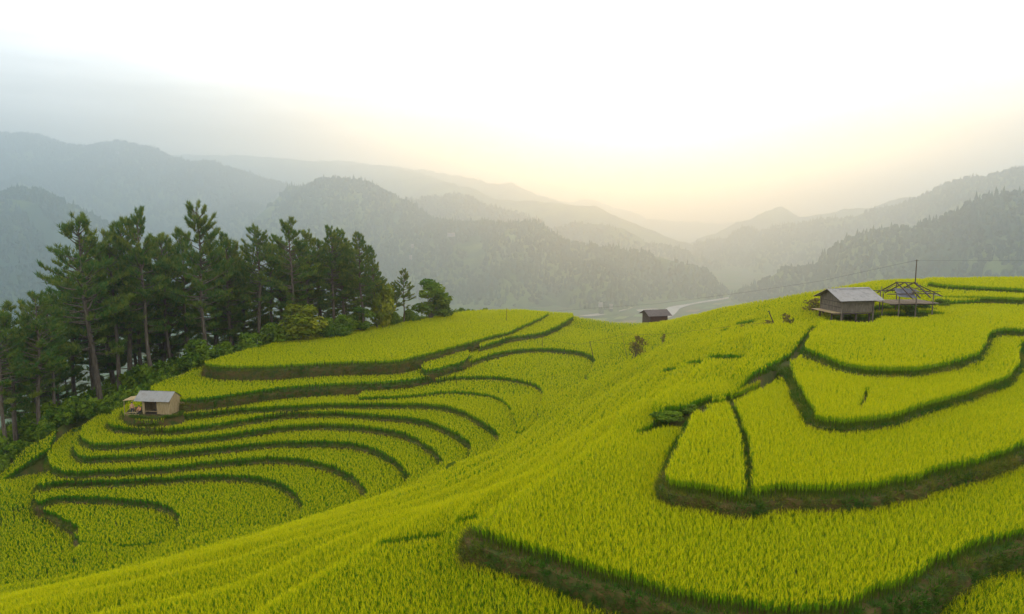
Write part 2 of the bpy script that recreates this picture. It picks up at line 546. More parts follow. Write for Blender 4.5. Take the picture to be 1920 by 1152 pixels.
UNDER1 = [(700, 700, 19.6), (400, 712, 19.6), (335, 725, 19.6)]   # hidden under the next bank
BK = [(1010, 770, 20.5), (960, 690, 19.4)]
TERR = [
    dict(id='T1', h=26.1, line=[(5, 900), (25, 915), (40, 930), (63, 945), (77, 952), (110, 963), (133, 975), (146, 985), (141, 998)],
         ext=[(150, 1012), (230, 1020), (400, 1005), (640, 960), (960, 840)], back=BK + UNDER1 + [(130, 800, 22.0)], force=0,
         label='lowest curved rice terrace at the left edge of the valley bowl'),
    dict(id='T2', h=25.4, line=[(60, 925), (73, 937), (100, 928), (150, 928), (233, 932), (283, 937), (317, 948), (337, 963), (338, 977), (330, 993)],
         ext=[(300, 1030), (560, 1010), (700, 950), (960, 830)], back=BK + UNDER1 + [(110, 830, 23.0)], force=0,
         label='short hooked rice terrace second from the bottom of the bowl'),
    dict(id='T3', h=24.7, line=[(70, 900), (80, 905), (110, 899), (200, 898), (300, 893), (400, 888), (467, 890), (517, 898), (550, 917), (567, 937), (563, 957), (555, 968)],
         ext=[(500, 1010), (700, 960), (960, 830)], back=BK + UNDER1 + [(130, 810, 22.5)], force=0,
         label='rice terrace with a wide rounded end, third from the bottom of the bowl'),
    dict(id='T4', h=23.95, line=[(140, 800), (112, 820), (95, 840), (92, 860), (103, 875), (133, 880), (200, 878), (300, 873), (400, 862), (500, 855), (567, 858), (617, 868), (660, 886), (677, 903), (688, 917), (684, 927)],
         ext=[(640, 970), (780, 930), (960, 830)], back=BK + UNDER1, force=0,
         label='long curved rice terrace, fourth from the bottom of the bowl'),
    dict(id='T5', h=23.2, line=[(175, 790), (150, 812), (138, 832), (143, 846), (160, 853), (200, 852), (300, 847), (433, 833), (533, 825), (633, 825), (674, 830), (708, 840), (739, 857), (759, 876), (767, 889), (761, 903)],
         ext=[(720, 940), (850, 890), (960, 830)], back=BK + UNDER1, force=0,
         label='long curved rice terrace just below the middle of the bowl'),
    dict(id='T6', h=22.45, line=[(190, 775), (160, 795), (150, 810), (165, 825), (200, 829), (281, 823), (335, 821), (417, 812), (498, 800), (552, 795), (606, 793), (660, 795), (725, 802), (759, 809), (793, 825), (820, 845), (828, 859), (820, 870)],
         ext=[(780, 905), (880, 870), (960, 830)], back=BK + UNDER1, force=0,
         label='long curved rice terrace two steps below the small plank hut'),
    dict(id='T7', h=21.7, line=[(222, 762), (207, 775), (202, 788), (213, 795), (268, 801), (335, 800), (417, 790), (498, 777), (552, 771), (633, 770), (700, 774), (756, 778), (798, 785), (835, 799), (863, 813), (883, 830), (880, 852)],
         ext=[(860, 880), (930, 850), (990, 810)], back=BK + UNDER1, force=0,
         label='long curved rice terrace right below the small plank hut'),
    dict(id='T8', h=21.0, line=[(275, 742), (240, 754), (230, 772), (255, 785), (300, 786), (346, 775), (390, 770), (444, 764), (525, 759), (606, 755), (700, 754), (770, 754), (826, 757), (857, 764), (891, 779), (919, 796), (935, 810), (935, 819)],
         ext=[(925, 850), (980, 820)], back=[(1040, 750, 20.1), (960, 690, 19.4)] + UNDER1, force=0,
         label='rice terrace level with the small plank hut, under the tall bank'),
    dict(id='T9', h=20.6, line=[(672, 742), (756, 740), (826, 733), (869, 732), (911, 737), (939, 746), (956, 760), (964, 779), (970, 795)],
         ext=[(970, 810), (1010, 790)], back=[(1080, 730, 19.6), (960, 690, 19.4), (700, 700, 19.6)], force=0,
         label='narrow crescent rice terrace with the thinnest bank, above the hut level'),
    dict(id='T10', h=20.05, line=[(815, 710), (855, 705), (911, 703), (953, 706), (995, 715), (1015, 726), (1018, 737), (1011, 760)],
         ext=[(1010, 780), (1050, 750)], back=[(1150, 690, 19.35), (1130, 640, 18.5), (1000, 632, 18.3), (830, 668, 17.9)], force=0,
         label='short crescent rice terrace below the fence posts'),
    dict(id='T11', h=19.35, line=[(880, 678), (886, 675), (925, 661), (967, 654), (1018, 651), (1066, 654), (1099, 660), (1115, 671), (1113, 681), (1102, 698)],
         ext=[(1100, 715), (1160, 700), (1160, 640), (1130, 620)], back=[(1040, 600, 18.5), (880, 640, 17.9)], force=0,
         label='rounded rice terrace in front of the two fence posts'),
    dict(id='P1', h=19.6, line=[(295, 717), (283, 727), (300, 736), (325, 743), (352, 746), (430, 737), (525, 724), (633, 717), (720, 714), (770, 709), (807, 703)],
         ext=[(825, 690)], back=[(800, 671, 19.6), (420, 690, 19.6), (384, 690, 19.6), (360, 695, 19.6), (335, 703, 19.6)], force=1, drop=2.2,
         label='long narrow rice terrace above the plank hut, between two tall banks'),
    dict(id='P1b', h=18.9, line=[(793, 685), (800, 692), (840, 684), (872, 673), (885, 664)],
         ext=[], back=[(870, 652, 18.9), (800, 668, 18.9)], force=0, drop=2.0,
         label='tiny wedge of green terrace at the corner of the tall banks'),
    dict(id='P3', h=18.5, line=[(900, 648), (925, 640), (959, 630), (1009, 623), (1037, 613), (1060, 601), (1074, 592)],
         ext=[(1074, 586)], back=[(1000, 582, 18.5), (900, 610, 18.5)], force=1, drop=1.6,
         label='short rice terrace with a thick bank at the far end of the top plateau'),
    dict(id='P2', h=17.9, line=[(403, 671), (384, 677), (400, 682), (444, 685), (525, 683), (606, 678), (720, 675), (756, 671), (812, 658), (846, 649), (883, 639), (925, 627), (953, 621), (970, 613), (995, 602), (1014, 594)],
         ext=[(1030, 584)], back=[(981, 579, 17.9), (911, 580, 17.9), (869, 583, 17.9), (841, 588, 17.9), (784, 599, 17.9), (734, 606, 17.9), (606, 625, 17.9), (552, 633, 17.9), (471, 652, 17.9)], force=1, drop=2.4,
         label='broad yellow rice plateau in front of the pine grove'),
    dict(id='A', h=12.4, line=[(905, 964), (890, 981), (980, 1012), (1031, 1024), (1065, 1041), (1133, 1058), (1184, 1073), (1240, 1089), (1311, 1104), (1382, 1114), (1452, 1128), (1523, 1128), (1576, 1118), (1647, 1093), (1718, 1065), (1771, 1033), (1842, 1004), (1920, 980), (2050, 930)],
         ext=[], back=[(2100, 800, 12.4), (1450, 800, 12.4), (1330, 772, 12.4), (1290, 783, 12.4), (1200, 806, 12.4), (1100, 842, 12.4), (1000, 902, 12.4)], force=1, ledge=0.38, drop=1.5,
         label='large nearest rice terrace with a brown earth bank along its front'),
    dict(id='B', h=11.35, line=[(1306, 761), (1290, 795), (1279, 817), (1261, 852), (1251, 877), (1254, 888), (1275, 896), (1329, 904), (1364, 911), (1405, 914), (1452, 902), (1523, 903), (1594, 902), (1630, 898), (1700, 886), (1771, 866), (1842, 849), (1920, 820), (2050, 770)],
         ext=[], back=[(2050, 690, 11.35), (1500, 690, 11.35), (1470, 692, 11.35), (1400, 722, 11.35), (1366, 738, 11.35), (1330, 747, 11.35)], force=1, ledge=0.26, drop=1.3,
         label='rice terrace split in two by a narrow path, second from the nearest'),
    dict(id='C', h=10.6, line=[(1478, 674), (1462, 683), (1486, 692), (1489, 713), (1508, 745), (1528, 769), (1556, 777), (1595, 779), (1655, 773), (1714, 757), (1793, 733), (1853, 713), (1892, 698), (1912, 674), (1911, 650), (1925, 632), (2000, 615)],
         ext=[], back=[(2000, 570, 10.6), (1700, 615, 10.6), (1540, 630, 10.6), (1505, 645, 10.6)], force=1,
         label='rice terrace below the stilt hut terrace, with a dark gash in its middle'),
    dict(id='D', h=9.9, line=[(1530, 602), (1520, 625), (1512, 646), (1536, 658), (1576, 674), (1615, 682), (1675, 686), (1734, 682), (1793, 670), (1833, 656), (1849, 630), (1865, 616), (1892, 612), (1920, 614), (2050, 622)],
         ext=[], back=[(2050, 560, 9.9), (1840, 568, 9.9), (1750, 572, 9.9), (1640, 581, 9.9), (1560, 588, 9.9)], force=1,
         label='rice terrace on which the stilt hut and bare frame stand'),
    dict(id='E', h=9.1, line=[(1735, 551), (1746, 553), (1833, 554), (1920, 557), (2050, 560)],
         ext=[], back=[(2050, 530, 9.1), (1740, 530, 9.1)], force=1, label='narrow rice strip behind the bare hut frame'),
    dict(id='F', h=8.5, line=[(1732, 525), (1742, 527), (1793, 533), (1920, 539), (2050, 545)],
         ext=[], back=[(2050, 518, 8.5), (1920, 518.5, 8.5), (1740, 519.5, 8.5)], force=1, label='topmost rice terrace on the hilltop beside the power pole'),
]
for T in TERR:
    pts = [P(u, v, T['h'])[:2] for u, v in T['line']]
    pts = cat(pts, 5) + [P(u, v, T['h'])[:2] for u, v in T['ext']] + [P(*q)[:2] for q in T['back']]
    pts = np.array(pts)
    n = len(T['line'])
    m = (n - 1) * 5 + 1
    pts[:m] += np.c_[vnoise(pts[:m, 0] * 0.9, pts[:m, 1] * 0.9, 11), vnoise(pts[:m, 0] * 0.9, pts[:m, 1] * 0.9, 17)] * 0.12
    T['poly'], T['m'] = pts, m
    T['zg'] = -T['h'] - RH

# ---- hill meshes
def plate_top(x, y):
    """index of the highest terrace over each point (-1 where there is none) and its ground height"""
    idx = np.full(len(x), -1)
    zz = np.full(len(x), -1e9)
    for i, T in enumerate(TERR):
        p = T['poly']
        k = (x > p[:, 0].min()) & (x < p[:, 0].max()) & (y > p[:, 1].min()) & (y < p[:, 1].max())
        w = np.where(k)[0]
        if len(w) == 0:
            continue
        w = w[pip(p, x[w], y[w])]
        w = w[T['zg'] > zz[w]]
        idx[w], zz[w] = i, T['zg']
    return idx, zz


BOWL = np.array([P(*q)[:2] for q in [(1125, 650, 19.3), (1124, 672, 19.35), (1108, 700, 19.35), (1016, 758, 20.05), (973, 796, 20.6), (938, 822, 21.0), (882, 854, 21.7), (821, 873, 22.45), (762, 906, 23.2), (684, 931, 23.95), (555, 972, 24.7), (330, 997, 25.4), (141, 1002, 26.1),
                                     (60, 985, 26.1)]] + [(-70, 56), (-70, 100), (-20, 125), (5, 120)])


def hill_ground(x, y):
    z = hill_top(x, y) - RH
    bowl = pip(BOWL, x, y)
    for T in TERR:
        k = pip(T['poly'], x, y)
        if not T['force']:
            k &= bowl
        if k.any():
            z = np.where(k, np.minimum(z, T['zg'] - 0.35), z)
    return z


def grid_mesh(name, xs, ys, fn, mat, skip=None):
    X, Y = np.meshgrid(xs, ys)
    x, y = X.ravel(), Y.ravel()
    z = fn(x, y)
    nx, ny = len(xs), len(ys)
    i = (np.arange(ny - 1)[:, None] * nx + np.arange(nx - 1)[None]).ravel()
    q = np.c_[i, i + 1, i + nx + 1, i + nx]
    if skip is not None:
        cx_, cy_ = x[q].mean(1), y[q].mean(1)
        q = q[~skip(cx_, cy_)]
    return np_mesh(name, np.c_[x, y, z], q, mat, smooth=True)


me = grid_mesh('terraced_hill', np.arange(-72, 82, 0.42), np.arange(-6, 146, 0.42), hill_ground, M['soil'])
tag(link(bpy.data.objects.new('terraced_hill_ground', me)), kind='structure')
me = grid_mesh('hillside', np.r_[np.arange(-1100, -72, 16), np.arange(-72, 82, 5.5), np.arange(82, 1100, 16)],
               np.r_[np.arange(-700, -6, 16), np.arange(-6, 150, 6), np.arange(150, 1100, 16)],
               lambda x, y: hill_top(x, y) - RH - 0.6 - 3.0 * ((x > -70) & (x < 80) & (y > -4) & (y < 144)), M['hillside'])
tag(link(bpy.data.objects.new('hillside', me)), kind='structure')


# ---- terrace plates: flat top and an uneven earth bank
def offset_poly(poly, d):
    nx = np.roll(poly, -1, 0) - np.roll(poly, 1, 0)
    nr = np.c_[nx[:, 1], -nx[:, 0]]
    nr /= np.linalg.norm(nr, axis=1, keepdims=True) + 1e-9
    area = 0.5 * np.sum(poly[:, 0] * np.roll(poly[:, 1], -1) - np.roll(poly[:, 0], -1) * poly[:, 1])
    if area < 0:
        nr = -nr
    return poly + nr * d, nr


for T in TERR:
    root = empty('rice_terrace', (*T['poly'][:T['m']].mean(0), T['zg']))
    tag(root, T['label'], 'rice terrace', 'rice terraces of the bowl' if T['id'][0] == 'T' else 'rice terraces of the plateau' if T['id'][0] == 'P' else 'rice terraces of the right hill')
    T['root'] = root
    led, drop = T.get('ledge', 0.14), T.get('drop', 1.15)
    top, nr = offset_poly(T['poly'], led)
    T['edge'], T['nr'] = top, nr
    n = len(top)
    rows, zs = [top], [np.full(n, T['zg'])]
    for k, (f, o) in enumerate(((0.12, 0.05), (0.45, 0.12), (1.0, 0.26))):
        j = 0.06 * fbm(top[:, 0] * 1.7, top[:, 1] * 1.7, 3, 31 + k)
        rows.append(top + nr * (o * drop + j)[:, None])
        zs.append(np.full(n, T['zg'] - f * drop) + 0.04 * vnoise(top[:, 0] * 2, top[:, 1] * 2, 41 + k))
    V = np.concatenate([np.c_[r, z] for r, z in zip(rows, zs)]) - np.array(root.location)
    faces = [tuple(range(n))]
    for k in range(3):
        faces += [(k * n + i, k * n + (i + 1) % n, (k + 1) * n + (i + 1) % n, (k + 1) * n + i) for i in range(n)]
    mesh_obj('bank', V, faces, M['bank'], root)

# ------------------------------------------------------------------ instanced plants
def blade(L, w, lean, az, curl, h0=0.0, segs=3, r0=0.0):
    """one arching leaf; returns verts and faces"""
    vs, fs = [], []
    d = np.array([math.cos(az), math.sin(az), 0])
    s = np.array([-math.sin(az), math.cos(az), 0])
    p = d * r0 + np.array([0, 0, h0])
    ang = lean
    for i in range(segs + 1):
        t = i / segs
        ww = w * (1 - t) ** 0.7 if i < segs else 0
        if i < segs:
            vs += [p - s * ww / 2, p + s * ww / 2]
        else:
            vs += [p]
        p = p + (d * math.sin(ang) + np.array([0, 0, 1]) * math.cos(ang)) * L / segs
        ang += curl / segs
    for i in range(segs - 1):
        fs += [(2 * i, 2 * i + 1, 2 * i + 3), (2 * i, 2 * i + 3, 2 * i + 2)]
    fs.append((2 * segs - 2, 2 * segs - 1, 2 * segs))
    return vs, fs


def tuft(name, mat, n, L, w, spread, ears=0, curl=(0.1, 0.65), lean=(0.0, 0.2), seed=0, stems=0):
    """a plant: upright stems coloured dark to add shade low in the stand, leaves that leave them half way up (or at the ground) and ripe ears on top"""
    r = random.Random(seed)
    V, Fc, E, S = [], [], [], []
    for i in range(stems + n + ears):
        az = r.uniform(0, 6.283)
        ear, stem = i >= stems + n, i < stems
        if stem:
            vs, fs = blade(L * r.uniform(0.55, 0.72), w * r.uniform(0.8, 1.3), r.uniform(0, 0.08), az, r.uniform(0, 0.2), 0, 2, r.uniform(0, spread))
        elif ear:
            vs, fs = blade(L * r.uniform(0.22, 0.32), w * 1.25, r.uniform(0.0, 0.4), az, r.uniform(0.6, 1.5), L * r.uniform(0.70, 0.86), 3, r.uniform(0, spread))
        elif stems:
            vs, fs = blade(L * r.uniform(0.42, 0.6), w * r.uniform(0.7, 1.1), r.uniform(0.02, 0.24), az, r.uniform(0.1, 0.5), L * r.uniform(0.36, 0.52), 3, r.uniform(0, spread))
        else:
            vs, fs = blade(L * r.uniform(0.75, 1.08), w * r.uniform(0.7, 1.2), r.uniform(*lean), az, r.uniform(*curl), 0, 3, r.uniform(0, spread))
        k = len(V)
        V += vs
        Fc += [tuple(a + k for a in f) for f in fs]
        E += [1.0 if ear else 0.0] * len(vs)
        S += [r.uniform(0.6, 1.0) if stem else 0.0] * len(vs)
    me = bpy.data.meshes.new(name)
    me.from_pydata([tuple(v) for v in V], [], Fc)
    for an, vals in (('ear', E), ('stem', S)):
        a = me.attributes.new(an, 'FLOAT', 'POINT')
        a.data.foreach_set('value', vals)
    me.materials.append(mat)
    return bpy.data.objects.new(name, me)


def plant_set(name, objs):
    col = bpy.data.collections.new(name)
    for o in objs:
        col.objects.link(o)
    return col


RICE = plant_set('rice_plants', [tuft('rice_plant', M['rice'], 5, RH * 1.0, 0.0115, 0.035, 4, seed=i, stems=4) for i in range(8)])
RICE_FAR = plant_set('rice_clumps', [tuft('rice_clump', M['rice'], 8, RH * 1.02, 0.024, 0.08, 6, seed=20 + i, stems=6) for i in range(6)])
WEED = plant_set('weed_tufts', [tuft('weed_tuft', M['weed'], 12, 0.34, 0.028, 0.12, 0, (0.4, 1.8), (0.1, 0.9), 40 + i) for i in range(5)])


def node_group(col):
    ng = bpy.data.node_groups.new('scatter_' + col.name, 'GeometryNodeTree')
    ng.interface.new_socket('Geometry', in_out='INPUT', socket_type='NodeSocketGeometry')
    ng.interface.new_socket('Geometry', in_out='OUTPUT', socket_type='NodeSocketGeometry')
    N, L = ng.nodes, ng.links
    gi, go = N.new('NodeGroupInput'), N.new('NodeGroupOutput')
    ci = N.new('GeometryNodeCollectionInfo')
    ci.inputs['Collection'].default_value = col
    ci.inputs['Separate Children'].default_value = True
    ci.inputs['Reset Children'].default_value = True
    ip = N.new('GeometryNodeInstanceOnPoints')
    ip.inputs['Pick Instance'].default_value = True

    def attr(n, t):
        a = N.new('GeometryNodeInputNamedAttribute')
        a.data_type = t
        a.inputs['Name'].default_value = n
        return a.outputs['Attribute']
    L.new(gi.outputs[0], ip.inputs['Points'])
    L.new(ci.outputs[0], ip.inputs['Instance'])
    L.new(attr('kind', 'INT'), ip.inputs['Instance Index'])
    er = N.new('FunctionNodeEulerToRotation')
    L.new(attr('rot', 'FLOAT_VECTOR'), er.inputs[0])
    L.new(er.outputs[0], ip.inputs['Rotation'])
    L.new(attr('size', 'FLOAT_VECTOR'), ip.inputs['Scale'])
    L.new(ip.outputs[0], go.inputs[0])
    return ng


NG = {}


def scatter(name, pts, col, size, tint, parent=None, tilt=0.12, origin=(0, 0, 0)):
    n = len(pts)
    me = bpy.data.meshes.new(name)
    me.vertices.add(n)
    me.vertices.foreach_set('co', (np.asarray(pts) - np.array(origin)).astype(np.float32).ravel())
    a = me.attributes.new('kind', 'INT', 'POINT')
    a.data.foreach_set('value', rng.integers(0, len(col.objects), n).astype(np.int32))
    a = me.attributes.new('rot', 'FLOAT_VECTOR', 'POINT')
    a.data.foreach_set('vector', np.c_[rng.normal(0, tilt, n), rng.normal(0, tilt, n), rng.uniform(0, 6.283, n)].astype(np.float32).ravel())
    a = me.attributes.new('size', 'FLOAT_VECTOR', 'POINT')
    a.data.foreach_set('vector', np.asarray(size, np.float32).ravel())
    a = me.attributes.new('tint', 'FLOAT', 'POINT')
    a.data.foreach_set('value', np.asarray(tint, np.float32))
    o = link(bpy.data.objects.new(name, me), parent)
    if col.name not in NG:
        NG[col.name] = node_group(col)
    md = o.modifiers.new('plants', 'NODES')
    md.node_group = NG[col.name]
    o['kind'] = 'stuff'
    return o


def in_view(x, y, z, margin=0.14):
    f = y * CT - z * ST
    u = x / f
    v = (y * ST + z * CT) / f
    return (f > 4) & (np.abs(u) < 0.7385 * (1 + margin)) & (v > -0.443 * (1 + margin) - 0.04)


# bare strips: paths, ditches, notches (polyline in pixels at rice-top depth h, width in metres)
BARE = [([(1405, 916, 11.35), (1404, 866, 11.35), (1397, 818, 11.35), (1385, 782, 11.35), (1372, 752, 11.35), (1365, 738, 11.35)], 0.42),
        ([(1520, 792, 11.3), (1500, 755, 11.3), (1480, 715, 11.3), (1474, 695, 11.3)], 0.55),
        ([(1200, 807, 12.4), (1250, 778, 12.0), (1300, 757, 11.4), (1370, 735, 11.0), (1430, 702, 10.7), (1456, 682, 10.6), (1492, 652, 10.1), (1512, 625, 10.0), (1528, 604, 10.0)], 0.75),
        ([(1262, 763, 11.5), (1310, 766, 11.5)], 1.3), ([(1446, 682, 10.5), (1478, 676, 10.4)], 0.9),
        ([(715, 1000, 14.3), (780, 985, 14.0), (850, 972, 13.7), (885, 964, 13.5)], 0.5),
        ([(1626, 724, 10.6), (1622, 742, 10.6), (1612, 758, 10.6)], 0.28),
        ([(1252, 702, 14.0), (1268, 703, 14.0)], 1.7), ([(1302, 690, 13.0), (1316, 692, 13.0)], 1.7), ([(1346, 676, 11.9), (1376, 680, 11.8)], 2.0),
        ([(1370, 606, 11.6), (1396, 607, 11.6)], 2.4), ([(1408, 592, 10.9), (1440, 594, 10.9)], 0.6),
        ([(1245, 884, 12.4), (1256, 850, 12.4), (1276, 815, 12.4)], 0.45)]
BARE = [(np.array([P(*q)[:2] for q in pl]), w) for pl, w in BARE]
HUTS = []          # (x, y, radius) kept free of rice, filled below
for (u, v, h, r) in ((1595, 596, 9.9, 2.2), (1565, 596, 9.9, 1.6), (1615, 592, 9.9, 1.8), (1695, 588, 9.9, 2.2), (1660, 588, 9.9, 1.7), (1735, 584, 9.9, 1.8)):
    HUTS.append((*P(u, v, h)[:2], r))

YARD = np.array(cat([P(u, v, 21.0)[:2] for u, v in [(236, 774), (244, 782), (270, 785), (305, 785), (334, 781), (342, 773), (330, 764), (290, 762), (250, 764), (236, 774)]], 4)[:-1])
RIPE = dict(A=0.62, B=0.76, C=0.84, D=0.70, E=0.62, F=0.74, P2=0.76, P3=0.5, P1=0.32, P1b=0.12, T11=0.40, T10=0.46, T9=0.38, T8=0.44, T7=0.34, T6=0.37, T5=0.28, T4=0.22, T3=0.1, T2=0.04, T1=0.02)
rice_pts = {}
for y0, y1, sp, col, wide in ((8, 46, 0.093, RICE, 0.95), (46, 78, 0.185, RICE_FAR, 0.95), (78, 140, 0.25, RICE_FAR, 1.2)):
    xs, ys = np.arange(-70, 80, sp), np.arange(y0, y1, sp)
    X, Y = np.meshgrid(xs, ys)
    x = (X + rng.uniform(-0.45, 0.45, X.shape) * sp).ravel()
    y = (Y + rng.uniform(-0.45, 0.45, Y.shape) * sp).ravel()
    k = in_view(x, y, np.full(len(x), -8.0)) | in_view(x, y, np.full(len(x), -26.0))
    x, y = x[k], y[k]
    idx, zp = plate_top(x, y)
    zh = hill_ground(x, y)
    ins = pip(HULL, x, y)
    hill = (zh > zp) | (idx < 0)
    idx = np.where(hill, -1, idx)
    z = np.where(hill, zh, zp)
    k = in_view(x, y, z) & (ins | ~hill)
    for pl, w in BARE:
        d, _, _ = seg_dist(pl, x, y, closed=False)
        k &= d > w / 2
    k &= ~pip(YARD, x, y)
    for hx, hy, r in HUTS:
        k &= (x - hx) ** 2 + (y - hy) ** 2 > r * r
    x, y, z, idx = x[k], y[k], z[k], idx[k]
    for i in np.unique(idx):
        q = idx == i
        rice_pts.setdefault(int(i), []).append((x[q], y[q], z[q], col, wide))
nr_total = 0
for i, parts in rice_pts.items():
    for col in (RICE, RICE_FAR):
        ps = [p for p in parts if p[3] is col]
        if not ps:
            continue
        x, y, z = (np.concatenate([p[k] for p in ps]) for k in range(3))
        wd = np.concatenate([np.full(len(p[0]), p[4]) for p in ps])
        n = len(x)
        if n < 20:
            continue
        patch = fbm(x / 4.0, y / 4.0, 3, 61)
        if i >= 0:
            ripe = np.full(n, RIPE[TERR[i]['id']])
        else:                      # the hill: riper high up, greener low down
            lev = np.floor(rbf(x, y) / STEP).astype(int)
            ripe = np.clip(0.0 + (z + 26) / 36, 0.02, 0.40) + 0.22 * (np.sin(lev * 12.9898) * 43758.5453 % 1 - 0.5)
        tint = np.clip(ripe + 0.2 * patch + rng.normal(0, 0.24, n), 0, 1)
        hs = (1 + 0.05 * patch + rng.normal(0, 0.05, n))
        size = np.c_[wd, wd, hs]
        nr_total += n
        par = TERR[i]['root'] if i >= 0 else None
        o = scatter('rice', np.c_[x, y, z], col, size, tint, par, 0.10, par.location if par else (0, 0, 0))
        if par is None:
            tag(o, 'green rice covering the steep slope between bowl and right hill' if col is RICE else 'far green rice on the saddle and upper slope', 'rice', 'rice on the open slope', 'stuff')
pass

# weeds on the banks
for T in TERR:
    e, nr, m = T['edge'], T['nr'], T['m']
    seg = np.linalg.norm(np.diff(e[:m], axis=0), axis=1)
    Ltot = seg.sum()
    d0 = e[:m].mean(0)[1]
    n = int(Ltot * (75 if d0 < 50 else 26) * T.get('drop', 1.15))
    s = rng.uniform(0, Ltot, n)
    cs = np.r_[0, np.cumsum(seg)]
    ex, ey = np.interp(s, cs, e[:m, 0]), np.interp(s, cs, e[:m, 1])
    nx, ny = np.interp(s, cs, nr[:m, 0]), np.interp(s, cs, nr[:m, 1])
    t = rng.uniform(-0.15, 1, n)
    drop = T.get('drop', 1.15)
    off = np.where(t < 0, t * T.get('ledge', 0.14) / 0.15, t * 0.24 * drop)
    pts = np.c_[ex + nx * off, ey + ny * off, T['zg'] - np.maximum(t, 0) * drop - 0.05]
    k = in_view(pts[:, 0], pts[:, 1], pts[:, 2])
    pts = pts[k]
    n = len(pts)
    sz = rng.uniform(0.5, 1.15, n)[:, None] * np.ones((1, 3)) * (1.0 if d0 < 50 else 1.35)
    dry = fbm(pts[:, 0] / 2.5, pts[:, 1] / 2.5, 3, 71)
    scatter('weeds', pts, WEED, sz, np.clip(0.20 + 0.42 * dry + rng.normal(0, 0.2, n), 0, 1), T['root'], 0.5, T['root'].location)

# ------------------------------------------------------------------ mountains, valley, far forest
FLOOR = -278.0
KD = 1.5                         # all mountain distances below are in units of KD metres


def crown_blob(name, seed, mat):
    bm = bmesh.new()
    bmesh.ops.create_icosphere(bm, subdivisions=2, radius=0.5)
    r = random.Random(seed)
    for v in bm.verts:
        k = 1 + r.uniform(-0.28, 0.22)
        v.co = Vector((v.co.x * k, v.co.y * k, v.co.z * k * 1.25 + 0.35))
    me = bpy.data.meshes.new(name)
    bm.to_mesh(me)
    bm.free()
    me.materials.append(mat)
    return bpy.data.objects.new(name, me)


def spire_blob(name, seed, mat):
    r = random.Random(seed)
    V, Fc = [], []
    for k in range(4):
        z0, rad = 0.1 + k * 0.3, 0.42 * (1 - k * 0.2)
        b = len(V)
        n = 7
        for i in range(n):
            a = 6.283 * i / n
            q = rad * r.uniform(0.7, 1.2)
            V.append((q * math.cos(a), q * math.sin(a), z0 + r.uniform(-0.06, 0.06)))
        V.append((0, 0, z0 + 0.62))
        Fc += [(b + i, b + (i + 1) % n, b + n) for i in range(n)]
    me = bpy.data.meshes.new(name)
    me.from_pydata(V, [], Fc)
    me.materials.append(mat)
    return bpy.data.objects.new(name, me)


FOREST = plant_set('far_trees', [crown_blob('far_crown', i, M['forest']) for i in range(3)] + [spire_blob('far_spire', i, M['forest']) for i in range(2)])


